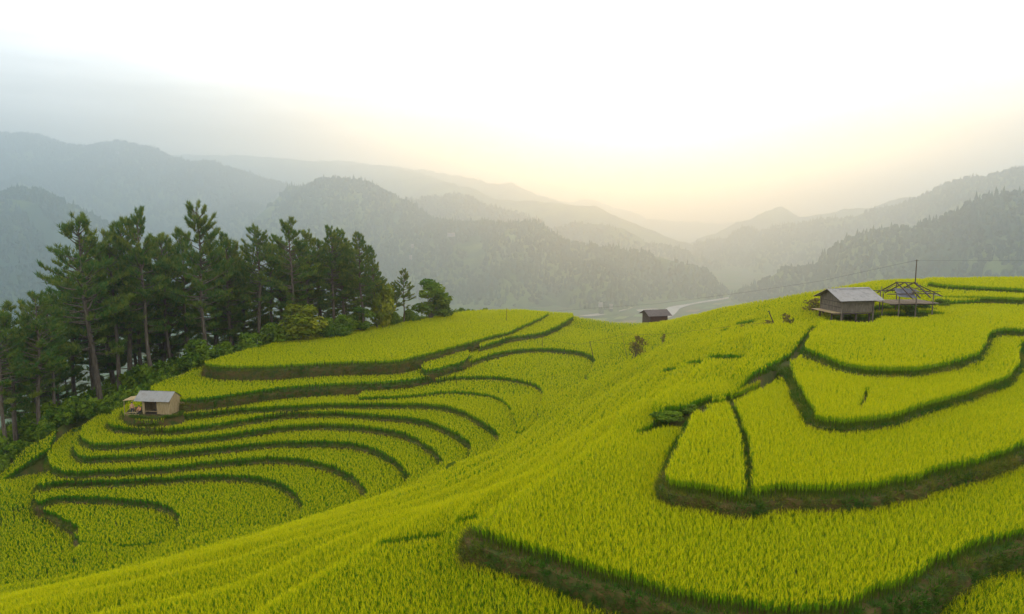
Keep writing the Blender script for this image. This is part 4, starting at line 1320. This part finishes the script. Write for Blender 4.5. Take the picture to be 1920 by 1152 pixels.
wz = np.where(pip(YARD, wp[:, 0], wp[:, 1]), -21.0, wz)
o = scatter('weeds', np.c_[wp, wz], WEED, rng.uniform(0.6, 1.5, len(wp))[:, None] * np.ones((1, 3)), np.clip(rng.normal(0.18, 0.18, len(wp)), 0, 1), None, 0.3)
tag(o, 'rank green weeds along the ditches and hut edges', kind='stuff')


# ------------------------------------------------------------------ huts
def roof_sheet(name, x0, x1, y0, z0, y1, z1, mat, parent, amp=0.022, pitch=0.16, th=0.015, jit=0.0):
    """one corrugated sheet spanning x0..x1, from (y0, z0) at the eave to (y1, z1) at the ridge"""
    n = max(6, int((x1 - x0) / pitch * 4))
    V, Fc = [], []
    for k in (0, 1):
        for j, (yy, zz) in enumerate(((y0, z0), ((y0 + y1) / 2, (z0 + z1) / 2 + jit), (y1, z1))):
            for i in range(n + 1):
                x = x0 + (x1 - x0) * i / n
                V.append((x, yy, zz + amp * math.sin(2 * math.pi * x / pitch) - k * th))
    R = n + 1
    for j in range(2):
        for i in range(n):
            a = j * R + i
            Fc.append((a, a + 1, a + R + 1, a + R))
            b = 3 * R + a
            Fc.append((b, b + R, b + R + 1, b + 1))
    for i in range(n):
        Fc.append((i, 3 * R + i, 3 * R + i + 1, i + 1))
        a = 2 * R + i
        Fc.append((a, a + 1, 3 * R + a + 1, 3 * R + a))
    return mesh_obj(name, V, Fc, mat, parent)


def planks(parent, mat, a, b, z0, z1f, n, th=0.03, name='plank', seed=0, normal=None):
    """upright boards from a to b (plan points); z1f gives the top height along 0..1"""
    r = random.Random(seed)
    a, b = Vector((*a, 0)), Vector((*b, 0))
    d = (b - a)
    L = d.length
    d.normalize()
    nn = Vector((d.y, -d.x, 0))
    for i in range(n):
        s0, s1 = L * i / n + 0.006, L * (i + 1) / n - 0.006
        o = nn * r.uniform(0, 0.018)
        t0, t1 = z1f(s0 / L) - r.uniform(0, 0.02), z1f(s1 / L) - r.uniform(0, 0.02)
        zb = z0 + r.uniform(-0.03, 0.02)
        vs = []
        for w in (-th / 2, th / 2):
            for s, t in ((s0, zb), (s1, zb), (s1, t1), (s0, t0)):
                q = a + d * s + nn * w + o
                vs.append((q.x, q.y, t))
        mesh_obj(name, vs, [(3, 2, 1, 0), (4, 5, 6, 7), (0, 1, 5, 4), (1, 2, 6, 5), (2, 3, 7, 6), (3, 0, 4, 7)], mat, parent)


# stilt hut on the right hill
fl = 1.0
zg = -9.9 - RH
corner = Vector(P(1578, 587, -(zg + fl)))
phi = math.radians(10)
L_, W_ = 3.35, 3.3
R3 = Matrix.Rotation(phi, 3, 'Z')
ctr_ = corner + R3 @ Vector((L_ / 2, W_ / 2, 0))
hut = empty('stilt_hut', (ctr_.x, ctr_.y, zg), phi)
tag(hut, 'weathered wooden hut on stilts with a grey corrugated roof, on the right hill', 'hut')
hx, hy, wt, ap, ov = L_ / 2, W_ / 2, 1.45 + fl, 2.22 + fl, 0.62
rise = (ap - (1.22 + fl)) / (hy + ov)
ez = 1.22 + fl
gz = lambda s: ez + rise * (ov + W_ * min(s, 1 - s)) - 0.09
planks(hut, M['wood'], (-hx, hy), (-hx, -hy), fl, gz, 9, seed=1)
planks(hut, M['wood'], (hx, -hy), (hx, hy), fl, gz, 8, seed=2)
planks(hut, M['wood'], (-hx, -hy), (hx, -hy), fl, lambda s: ez + rise * ov - 0.1, 9, seed=3)
planks(hut, M['wood'], (hx, hy), (-hx, hy), fl, lambda s: ez + rise * ov - 0.1, 8, seed=4)
for z in (fl + 0.5, fl + 1.0):
    MB().bar((-hx - 0.045, hy, z), (-hx - 0.045, -hy, z), 0.05).build('batten', M['wood_dark'], hut)
for sx in (-1, 1):
    for sy in (-1, 1):
        MB().bar((sx * (hx + 0.03), sy * (hy + 0.03), -0.4), (sx * (hx + 0.03), sy * (hy + 0.03), ez + rise * ov - 0.06), 0.12).build('corner_post', M['wood'], hut)
for x in (-hx + 0.2, 0.0, hx - 0.2):
    for y in (-hy + 0.15, hy - 0.15):
        MB().bar((x, y, -0.4), (x, y, fl - 0.16), 0.15).build('stilt', M['wood_dark'], hut)
for y in (-hy - 0.02, 0.0, hy + 0.02):
    MB().bar((-hx - 1.0, y, fl - 0.09), (hx + 0.12, y, fl - 0.09), 0.12).build('floor_beam', M['wood_dark'], hut)
nb = 5
for i in range(nb):
    x = -hx - 0.95 + 0.19 * i
    MB().box((x, 0, fl - 0.005), (0.175, W_ + 0.2, 0.035)).build('deck_board', M['wood_pale'], hut)
MB().bar((-hx - 0.82, 0.6, -0.9), (-hx - 0.82, 0.6, fl - 0.1), 0.14).build('deck_post', M['wood_dark'], hut)
MB().bar((-hx - 0.82, -1.3, -0.5), (-hx - 0.82, -1.3, fl - 0.1), 0.12).build('deck_post', M['wood_dark'], hut)
xs_ = np.linspace(-hx - 0.55, hx + 0.75, 6)
for i in range(5):
    j = 0.004 * (i % 2)
    roof_sheet('roof_sheet', xs_[i] - 0.04, xs_[i + 1] + 0.04, -hy - ov, ez + j, 0.03, ap + j, M['asbestos'], hut, jit=-0.015)
    roof_sheet('roof_sheet', xs_[i] - 0.04, xs_[i + 1] + 0.04, hy + ov, ez + j, -0.03, ap + j, M['asbestos'], hut, jit=-0.015)
for i in range(4):
    a, b = np.linspace(-hx - 0.5, hx + 0.7, 5)[i:i + 2]
    if i != 0:
        MB().add([(a, -0.2, ap - 0.035), (b, -0.2, ap - 0.035), (b, 0, ap + 0.06), (a, 0, ap + 0.06), (b, 0.2, ap - 0.035), (a, 0.2, ap - 0.035), (a, 0, ap + 0.02), (b, 0, ap + 0.02)], [(0, 1, 2, 3), (3, 2, 4, 5), (0, 6, 7, 1), (6, 5, 4, 7)]).build('ridge_cap', M['asbestos'], hut)
for x in (-hx - 0.5, 0, hx + 0.6):
    for sy in (-1, 1):
        MB().bar((x, sy * (hy + ov - 0.08), ez - 0.045), (x, 0, ap - 0.09), 0.06).build('rafter', M['wood_dark'], hut)
for sy in (-1, 1):
    MB().bar((-hx - 0.62, sy * (hy + ov - 0.2), ez + 0.02), (hx + 0.7, sy * (hy + ov - 0.2), ez + 0.02), 0.05).build('purlin', M['wood_dark'], hut)

# bare roof frame and platform beside it
pt = PD(1698, 575, 69.5)
fr = empty('open_frame', (pt[0], pt[1], zg), math.radians(6))
tag(fr, 'bare timber hut frame with an unroofed skeleton and dark tarpaulin scraps', 'frame')
fw, fd, eh, ah, dk = 1.8, 1.5, 2.7, 3.75, 1.75
for x in (-fw, 0, fw):
    for y in (-fd, fd):
        MB().tube([(x, y, -0.4), (x * 0.99, y, eh * 0.5), (x, y, eh)], [0.07, 0.06, 0.055], 6).build('post', M['wood'], fr)
MB().tube([(-fw - 1.0, -fd * 0.3, -0.4), (-fw - 1.0, -fd * 0.3, eh)], [0.06, 0.055], 6).build('post', M['wood'], fr)
MB().bar((-fw + 0.55, 0, ah), (fw * 0.62, 0, ah - 0.12), 0.095).build('ridge_pole', M['wood_dark'], fr)
for y in (-fd, fd):
    MB().bar((-fw - 1.3, y, eh + 0.03), (fw + 0.3, y, eh + 0.03), 0.095).build('eave_pole', M['wood_dark'], fr)
for x in (-fw + 0.65, -0.25, fw * 0.45):
    MB().bar((x, 0, ah - 0.02), (x + 0.1, -fd - 0.75, eh - 0.28), 0.095).build('rafter', M['wood_dark'], fr)
    MB().bar((x, 0, ah - 0.02), (x - 0.5, fd + 0.75, eh - 0.28), 0.095).build('rafter', M['wood_dark'], fr)
MB().bar((fw * 0.4, 0, ah - 0.1), (fw + 1.2, -fd * 0.8, eh - 0.3), 0.095).build('rafter', M['wood_dark'], fr)
MB().bar((fw * 0.4, 0, ah - 0.1), (fw + 1.3, fd * 0.8, eh - 0.2), 0.095).build('rafter', M['wood_dark'], fr)
MB().bar((-fw - 1.7, 0.4, eh + 0.12), (fw * 0.2, 0.5, eh + 0.3), 0.06).build('loose_pole', M['wood_dark'], fr)
MB().bar((-fw - 1.6, -0.9, eh - 0.1), (-fw - 0.3, 0.9, eh + 0.5), 0.06).build('loose_pole', M['wood_dark'], fr)
for a_, b_ in (((-fw - 0.9, -0.3, eh + 0.1), (-fw + 1.4, 0.9, eh + 0.75)), ((-0.9, -fd - 0.4, eh + 0.05), (1.6, 0.2, eh + 0.72)), ((0.2, 0.8, eh + 0.5), (fw + 1.1, 0.3, eh - 0.1)), ((-0.6, -fd, eh + 0.12), (fw + 0.9, -fd + 0.3, eh + 0.2))):
    MB().tube([a_, ((a_[0] + b_[0]) / 2, (a_[1] + b_[1]) / 2, (a_[2] + b_[2]) / 2 + 0.1), b_], [0.045, 0.04, 0.03], 5).build('loose_pole', M['wood_dark'], fr)
MB().bar((-fw + 0.65, 0, eh), (-fw + 0.65, 0, ah - 0.04), 0.06).build('king_post', M['wood_dark'], fr)
for i in range(9):
    x = -fw - 0.6 + (2 * fw + 0.9) * i / 8
    MB().box((x, -0.05 + 0.04 * (i % 2), dk + 0.01 * (i % 3)), (0.52, 2 * fd + 0.3, 0.05)).build('platform_board', M['wood'], fr)
for y in (-fd + 0.1, fd - 0.1):
    MB().bar((-fw - 0.9, y, dk - 0.09), (fw + 0.3, y, dk - 0.09), 0.1).build('platform_beam', M['wood_dark'], fr)


def tarp(name, quad, mat, parent, seed, n=8, sag=0.16):
    r = np.random.default_rng(seed)
    q = [Vector(p) for p in quad]
    V, Fc = [], []
    for k in (0, 0.012):
        for j in range(n + 1):
            for i in range(n + 1):
                s, t = i / n, j / n
                p = (q[0] * (1 - s) + q[1] * s) * (1 - t) + (q[3] * (1 - s) + q[2] * s) * t
                p = p + Vector((r.normal(0, 0.02), r.normal(0, 0.02), -sag * math.sin(math.pi * s) * math.sin(math.pi * t) - k)) if not k else Vector(V[j * (n + 1) + i]) - Vector((0, 0, k))
                V.append(tuple(p))
    R = n + 1
    for j in range(n):
        for i in range(n):
            a = j * R + i
            Fc.append((a, a + 1, a + R + 1, a + R))
            a += R * R
            Fc.append((a, a + R, a + R + 1, a + 1))
    return mesh_obj(name, V, Fc, mat, parent, True)


tarp('tarpaulin', [(-fw - 0.5, -fd - 0.5, eh - 0.15), (-0.35, -fd - 0.6, eh - 0.35), (-0.1, -0.5, eh + 0.42), (-fw + 0.1, -0.45, eh + 0.5)], M['tarp'], fr, 3)
tarp('tarpaulin', [(-0.2, 0.2, eh + 0.25), (1.1, -0.6, eh + 0.1), (1.3, 0.7, eh + 0.25), (0.0, 0.9, eh + 0.42)], M['tarp'], fr, 5)
tarp('tarpaulin', [(fw + 0.2, 0.0, eh - 0.05), (fw + 1.2, -1.0, eh - 0.32), (fw + 1.45, -0.6, eh - 0.3), (fw + 0.5, 0.5, eh)], M['tarp'], fr, 7, 5, 0.03)

# small hut at the left, with a lean-to, on a little trodden yard
yp = YARD
nY = len(yp)
yo, ynr = offset_poly(yp, 0.35)
yv = np.concatenate([np.c_[yp, np.full(nY, -21.0)], np.c_[yo, np.full(nY, -21.9)]])
tag(mesh_obj('yard_ground', yv, [tuple(range(nY))] + [(i, (i + 1) % nY, nY + (i + 1) % nY, nY + i) for i in range(nY)], M['bank']), 'trodden earth yard under the plank hut', kind='structure')
zg8 = -21.0
fl = 0.06
corner = Vector(P(320, 778, -(zg8 + fl)))
phi = math.radians(-6)
L_, W_ = 3.1, 1.8
R3 = Matrix.Rotation(phi, 3, 'Z')
ctr_ = corner + R3 @ Vector((-L_ / 2, W_ / 2, 0))
h2 = empty('plank_hut', (ctr_.x, ctr_.y, zg8), phi)
tag(h2, 'small plank hut with a pale corrugated metal roof and open doorway', 'hut')
hx, hy, ov = L_ / 2, W_ / 2, 0.32
ez, ap = 1.45 + fl, 2.28 + fl
rise = (ap - ez) / (hy + ov)
gz = lambda s: ez + rise * (ov + W_ * min(s, 1 - s)) - 0.06
wallz = lambda s: ez + rise * ov - 0.07
planks(h2, M['wood_pale'], (hx, -hy), (hx, hy), fl, gz, 6, seed=11)
planks(h2, M['wood_pale'], (-hx, hy), (-hx, -hy), fl, gz, 6, seed=12)
planks(h2, M['wood_pale'], (hx, hy), (-hx, hy), fl, wallz, 9, seed=13)
planks(h2, M['wood_pale'], (hx - 1.5, -hy), (hx, -hy), fl, wallz, 4, seed=14)
planks(h2, M['wood_pale'], (-hx, -hy), (-hx + 0.28, -hy), fl, wallz, 1, seed=15, name='door_post')
MB().bar((-hx + 0.2, -hy - 0.01, fl + 0.32), (hx - 1.45, -hy - 0.01, fl + 0.32), 0.06, 0.05).build('door_rail', M['wood_pale'], h2)
MB().bar((-hx + 0.2, -hy - 0.005, wallz(0) - 0.09), (hx - 1.45, -hy - 0.005, wallz(0) - 0.09), 0.07, 0.05).build('lintel', M['wood'], h2)
MB().bar((-0.35, -hy + 0.5, fl), (-0.35, -hy + 0.5, 1.5), 0.09).build('inner_post', M['wood_dark'], h2)
MB().box((0, 0, fl - 0.08), (L_ - 0.1, W_ - 0.1, 0.12)).build('floor', M['wood_dark'], h2)
xs_ = np.linspace(-hx - 0.72, hx + 0.06, 6)
for i in range(5):
    j = 0.004 * (i % 2)
    roof_sheet('roof_sheet', xs_[i] - 0.03, xs_[i + 1] + 0.03, -hy - ov, ez + j, 0.02, ap + j, M['tin'], h2, 0.014, 0.13)
    roof_sheet('roof_sheet', xs_[i] - 0.03, xs_[i + 1] + 0.03, hy + ov, ez + j, -0.02, ap + j, M['tin'], h2, 0.014, 0.13)
for x in (-hx - 0.6, 0, hx):
    for sy in (-1, 1):
        MB().bar((x, sy * (hy + ov - 0.05), ez - 0.03), (x, 0, ap - 0.06), 0.05).build('rafter', M['wood'], h2)
tarp('lean_to_roof', [(-hx - 2.3, -hy + 0.1, 1.38), (-hx - 0.5, -hy - 0.1, 1.62), (-hx - 0.5, hy, 1.72), (-hx - 2.4, hy - 0.1, 1.42)], M['wood_pale'], h2, 9, 8, -0.14)
for x, y, z in ((-hx - 2.2, -hy + 0.2, 1.4), (-hx - 2.25, hy - 0.2, 1.44), (-hx - 1.2, -hy + 0.1, 1.5)):
    MB().tube([(x, y, -0.3), (x + 0.03, y, z)], [0.04, 0.035], 5).build('lean_to_post', M['wood_pale'], h2)
for k, (a, b) in enumerate((((-hx - 1.9, -hy - 0.2, 0.1), (-hx - 0.3, -hy - 0.35, 0.32)), ((-hx - 1.5, -hy - 0.4, 0.02), (-hx - 0.1, -hy - 0.5, 0.12)), ((-hx - 1.2, -hy - 0.1, 0.4), (-hx - 0.5, -hy - 0.3, 0.15)))):
    lg = MB().tube([a, ((a[0] + b[0]) / 2, (a[1] + b[1]) / 2, (a[2] + b[2]) / 2 + 0.04), b], [0.05, 0.055, 0.04], 6).build('wood_pole', M['wood_pale'])
    lg.matrix_world = Matrix.Translation(h2.location) @ Matrix.Rotation(phi, 4, 'Z')
    tag(lg, ('longest of the pale poles lying by the lean-to', 'low pale pole lying in front of the plank hut', 'short pale pole propped under the lean-to')[k], 'pole', 'loose poles by the plank hut')
bd = MB()
for i in range(3):
    bd.box((0.13 * i, 0.03 * i, 0.5 - 0.06 * i), (0.12, 0.025, 1.0 + 0.06 * (i % 2)), Matrix.Rotation(0.18, 3, 'X'))
bo = bd.build('leaning_board', M['wood_pale'])
bo.location = Vector(h2.location) + Matrix.Rotation(phi, 3, 'Z') @ Vector((hx + 0.45, hy + 0.05, 0.05))
bo.rotation_euler = (0.1, -0.32, phi)
tag(bo, 'pale boards leaning at the right gable of the plank hut', 'boards')

# far hut beyond the saddle
p = P(1231, 600, 18.95)
h3 = empty('far_hut', (p[0], p[1] + 1.5, p[2] - 1.2), math.radians(14))
tag(h3, 'dark wooden hut with a low brown roof beyond the saddle', 'hut')
k_ = p[1] / F
L_, W_ = 3.3, 3.4
hx, hy, ov = L_ / 2, W_ / 2, 0.5
ez, ap = 1.95, 2.85
rise = (ap - ez) / (hy + ov)
planks(h3, M['wood_dark'], (-hx, hy), (-hx, -hy), 0, lambda s: ez + rise * (ov + W_ * min(s, 1 - s)) - 0.08, 6, seed=21)
planks(h3, M['wood_dark'], (hx, -hy), (hx, hy), 0, lambda s: ez + rise * (ov + W_ * min(s, 1 - s)) - 0.08, 6, seed=22)
planks(h3, M['wood_red'], (-hx, -hy), (hx, -hy), 0, lambda s: ez + rise * ov - 0.1, 7, seed=23)
planks(h3, M['wood_dark'], (hx, hy), (-hx, hy), 0, lambda s: ez + rise * ov - 0.1, 7, seed=24)
for sy in (-1, 1):
    for i in range(4):
        a, b = np.linspace(-hx - 0.55, hx + 0.7, 5)[i:i + 2]
        roof_sheet('roof_sheet', a - 0.02, b + 0.02, sy * (hy + ov), ez + 0.003 * (i % 2), -sy * 0.02, ap + 0.003 * (i % 2), M['shingle'], h3, 0.02, 0.2)


# ------------------------------------------------------------------ people by the small hut
def skin_mesh(name, joints, edges, mat, parent, root_i=0):
    me = bpy.data.meshes.new(name)
    me.from_pydata([j[:3] for j in joints], edges, [])
    me.materials.append(mat)
    o = link(bpy.data.objects.new(name, me), parent)
    o.modifiers.new('skin', 'SKIN')
    for i, s in enumerate(me.skin_vertices[0].data):
        s.radius = (joints[i][3], joints[i][3] * (joints[i][4] if len(joints[i]) > 4 else 1))
        s.use_root = i == root_i
    sub = o.modifiers.new('sub', 'SUBSURF')
    sub.levels = sub.render_levels = 2
    return o


def person(loc, rz, scale, pose, label, top):
    root = empty('person', loc, rz)
    root.scale = (scale,) * 3
    tag(root, label, 'person')
    J = pose
    jo = [J['pelvis'] + (0.135,), J['chest'] + (0.15,), J['neck'] + (0.055,), J['chin'] + (0.075,), J['crown'] + (0.085,)]
    ed = [(0, 1), (1, 2), (2, 3), (3, 4)]
    for s in 'lr':
        b = len(jo)
        jo += [J['sh' + s] + (0.06,), J['el' + s] + (0.045,), J['wr' + s] + (0.03,), J['ha' + s] + (0.035,)]
        ed += [(1, b), (b, b + 1), (b + 1, b + 2), (b + 2, b + 3)]
        w, h = Vector(J['wr' + s]), Vector(J['ha' + s])
        d = (h - w).normalized()
        sd_ = d.orthogonal().normalized()
        for k in range(5):
            f = h + d * (0.075 if k else 0.02) * (1, 0.95, 1.05, 1.0, 0.8)[k] + sd_ * (-0.05 if k == 0 else -0.03 + 0.02 * k)
            jo.append((*f, 0.009))
            ed.append((b + 3, len(jo) - 1))
        b = len(jo)
        jo += [J['hip' + s] + (0.085,), J['kn' + s] + (0.055,), J['an' + s] + (0.035,), J['to' + s] + (0.03,)]
        ed += [(0, b), (b, b + 1), (b + 1, b + 2), (b + 2, b + 3)]
    skin_mesh('body', jo, ed, M['skin'], root)
    tj = [J['pelvis'] + (0.15,), J['hipl'] + (0.1,), J['knl'] + (0.07,), J['anl'] + (0.055,), J['hipr'] + (0.1,), J['knr'] + (0.07,), J['anr'] + (0.055,)]
    skin_mesh('trousers', tj, [(0, 1), (1, 2), (2, 3), (0, 4), (4, 5), (5, 6)], M['trousers'], root)
    if top:
        v = Vector(J['chest']) * 0.5 + Vector(J['pelvis']) * 0.5
        sj = [tuple(v) + (0.15,), J['chest'] + (0.165,), J['shl'] + (0.075,), J['ell'] + (0.058,), J['shr'] + (0.075,), J['elr'] + (0.058,)]
        skin_mesh('shirt', sj, [(0, 1), (1, 2), (2, 3), (1, 4), (4, 5)], M['shirt'], root)
    c = Vector(J['crown'])
    bm = bmesh.new()
    bmesh.ops.create_icosphere(bm, subdivisions=2, radius=0.098)
    for v in bm.verts:
        v.co = Vector((v.co.x, v.co.y * 1.08 + 0.015, max(v.co.z, -0.035) * 1.0)) + c + Vector((0, 0, 0.01))
    me = bpy.data.meshes.new('hair')
    bm.to_mesh(me)
    bm.free()
    me.materials.append(M['trousers'])
    link(bpy.data.objects.new('hair', me), root)
    # face: nose, ears, eyes
    for nm, q, r in (('nose', (0, -0.095, -0.035), 0.016), ('eye', (-0.03, -0.082, -0.005), 0.009), ('eye', (0.03, -0.082, -0.005), 0.009), ('ear', (-0.09, 0, -0.02), 0.02), ('ear', (0.09, 0, -0.02), 0.02)):
        bm = bmesh.new()
        bmesh.ops.create_icosphere(bm, subdivisions=1, radius=r)
        bmesh.ops.translate(bm, verts=bm.verts, vec=c + Vector(q))
        me = bpy.data.meshes.new(nm)
        bm.to_mesh(me)
        bm.free()
        me.materials.append(M['trousers'] if nm == 'eye' else M['skin'])
        link(bpy.data.objects.new(nm, me), root)


stand = dict(pelvis=(0, 0, 0.92), chest=(-0.02, -0.02, 1.3), neck=(-0.02, -0.03, 1.5), chin=(-0.02, -0.05, 1.57), crown=(-0.02, -0.04, 1.68), shl=(-0.2, -0.02, 1.42), ell=(-0.27, 0.02, 1.14), wrl=(-0.24, -0.12, 0.92), hal=(-0.22, -0.18, 0.86),
             shr=(0.17, -0.02, 1.42), elr=(0.26, 0.0, 1.15), wrr=(0.26, -0.14, 0.95), har=(0.25, -0.2, 0.9), hipl=(-0.1, 0, 0.86), knl=(-0.12, -0.03, 0.48), anl=(-0.12, 0.02, 0.08), tol=(-0.13, -0.16, 0.03), hipr=(0.1, 0, 0.86), knr=(0.14, -0.06, 0.48), anr=(0.18, 0.0, 0.08), tor=(0.2, -0.16, 0.03))
sit = dict(pelvis=(0, 0, 0.42), chest=(0, -0.08, 0.78), neck=(0, -0.12, 0.98), chin=(0, -0.16, 1.04), crown=(0, -0.16, 1.15), shl=(-0.18, -0.08, 0.9), ell=(-0.24, -0.22, 0.66), wrl=(-0.12, -0.4, 0.56), hal=(-0.08, -0.45, 0.54),
           shr=(0.18, -0.08, 0.9), elr=(0.24, -0.22, 0.66), wrr=(0.12, -0.4, 0.56), har=(0.08, -0.45, 0.54), hipl=(-0.1, -0.05, 0.4), knl=(-0.14, -0.42, 0.48), anl=(-0.13, -0.4, 0.08), tol=(-0.13, -0.56, 0.03), hipr=(0.1, -0.05, 0.4), knr=(0.14, -0.42, 0.48), anr=(0.13, -0.4, 0.08), tor=(0.13, -0.56, 0.03))
for (u, v, pose, sc_, rz, lab, top) in ((249, 778, stand, 0.78, 0.3, 'bare-chested person in dark trousers standing under the lean-to', False), (263, 777, sit, 0.80, -0.2, 'person in an orange top sitting beside the plank hut', True)):
    x, y, z = P(u, v, -zg8)
    person((x, y, zg8), rz, sc_, pose, lab, top)
    if pose is sit:
        sx, sy = x + 0.0, y + 0.02
        st = MB()
        st.box((0, 0, 0.245), (0.34, 0.28, 0.03))
        for a in (-0.13, 0.13):
            for b in (-0.1, 0.1):
                st.bar((a, b, -0.05), (a, b, 0.23), 0.04)
        so_ = st.build('stool', M['wood'])
        so_.location = (sx, sy, zg8)
        tag(so_, 'low wooden stool under the sitting person', 'stool')


# ------------------------------------------------------------------ poles, wires, stakes, odd plants
def pole(name, u, v0, v1, d, r, label, cat_, lean=0.0, mat='wood_dark', sink=0.8, arm=None):
    a, b = Vector(PD(u, v1, d)), Vector(PD(u + lean, v0, d))
    a = a + (a - b).normalized() * sink
    m = MB().tube([a, (a + b) / 2, b], [r, r * 0.9, r * 0.7], 6)
    if arm:
        m.bar(b + Vector((-arm, 0, -0.15)), b + Vector((arm, 0, -0.15)), 0.05)
    o = m.build(name, M[mat])
    return tag(o, label, cat_, 'poles and stakes among the rice'), b


def wire(pts, r, label, sag=0.0):
    line = []
    for a, b in zip(pts[:-1], pts[1:]):
        a, b = Vector(a), Vector(b)
        for i in range(12):
            t = i / 12
            line.append(a.lerp(b, t) - Vector((0, 0, sag * 4 * t * (1 - t))))
    line.append(Vector(pts[-1]))
    return tag(MB().tube(line, [r] * len(line), 4).build('wire', M['wire']), label, 'wire')


_, pa = pole('power_pole', 1716, 487, 532, 86, 0.075, 'tall thin dark power pole rising behind the bare frame', 'pole', 3, arm=0.25)
_, pb = pole('stake', 950, 578, 623, 116, 0.045, 'thin tall stake on the edge of the plateau', 'stake', 0)
_, pc = pole('stake', 1017, 633, 653, 100, 0.04, 'short stake at the rim of the rounded terrace', 'stake', 0)
_, pd_ = pole('stake', 1112, 641, 668, 93, 0.05, 'leaning stake at the right end of the rounded terrace', 'stake', -6)
_, pe = pole('stake', 1177, 622, 676, 88, 0.025, 'thin leaning rod on the slope left of the dry bush', 'stake', -12)
_, pf = pole('stake', 1187, 638, 668, 84, 0.05, 'dark stake propping the dry brown bush', 'stake', 6)
_, pg = pole('stake', 1450, 583, 605, 66, 0.06, 'dark slanting post on the upper slope beside dry stalks', 'stake', -9)
_, ph = pole('stake', 1388, 608, 619, 70, 0.03, 'thin stake carrying the fence wire on the upper slope', 'stake', 2)
pole('stake', 877, 664, 672, 90, 0.05, 'short stub at the corner of the tall banks', 'stake', 4)
pole('stake', 1217, 650, 662, 85, 0.02, 'tiny bent rod right of the dry bush', 'stake', 6)
pole('stake', 290, 848, 860, 66, 0.035, 'pale peg standing in a bank of the bowl', 'stake', 0, 'wood_pale')
wire([PD(1045, 583, 150), PD(1230, 570, 125), PD(1400, 548, 106), PD(1540, 527, 95), pa + Vector((-0.2, 0, -0.13))], 0.012, 'long dark wire rising to the power pole across the valley view')
wire([pa + Vector((0.2, 0, -0.13)), PD(1920, 489, 92), PD(2100, 490, 96)], 0.010, 'wire leaving the power pole towards the right edge')
wire([PD(960, 625, 112), pc, PD(1080, 646, 95), pd_, PD(1170, 626, 90), PD(1250, 626, 84), PD(1300, 620, 80), ph, PD(1445, 603, 67)], 0.013, 'thin fence wire running across the saddle to the upper slope', 0.1)
wire([pd_, PD(1190, 646, 86), PD(1245, 647, 82), PD(1290, 640, 78)], 0.010, 'lower fence wire beside the dry bush', 0.05)

DRY = [make_bush(401, M['bush_dry'], 2.2, 2.2, 10, 620, 0.13, 0.08), make_bush(402, M['bush_dry'], 1.2, 2.4, 7, 300, 0.12, 0.05)]
for u, v0, v1, wpx, d, var, lean, lab in ((1200, 628, 664, 30, 84, 0, 0.2, 'drooping brown dry bush held by a dark stake'), (1246, 624, 642, 11, 80, 1, 0.15, 'small dry brown stalks right of the drooping bush'), (1468, 580, 607, 22, 66, 1, -0.75, 'leaning dry stalks beside the slanting post'),
                                          (1440, 600, 610, 22, 66, 0, 0, 'low dry scrub at the foot of the slanting post'), (1528, 558, 584, 34, 72, 0, 0, 'clump of dry grass left of the stilt hut'), (1392, 608, 622, 10, 70, 1, 0, 'few dry stalks under the fence wire')):
    x, y, zt = PD(u, v0, d)
    zb = PD(u, v1, d)[2]
    bw, bh = ((2.2, 2.2), (1.2, 2.4))[var]
    put_tree('dry_plant', DRY[var], (x - math.sin(lean) * (zt - zb), y, zb), (wpx * d / F / bw * 1.2,) * 2 + ((zt - zb) / bh,), u * 1.1 if lean == 0 else 0.0, lab, 'dry plant', 'dry plants on the slope', (0, lean), ('stem', 'leaves'))
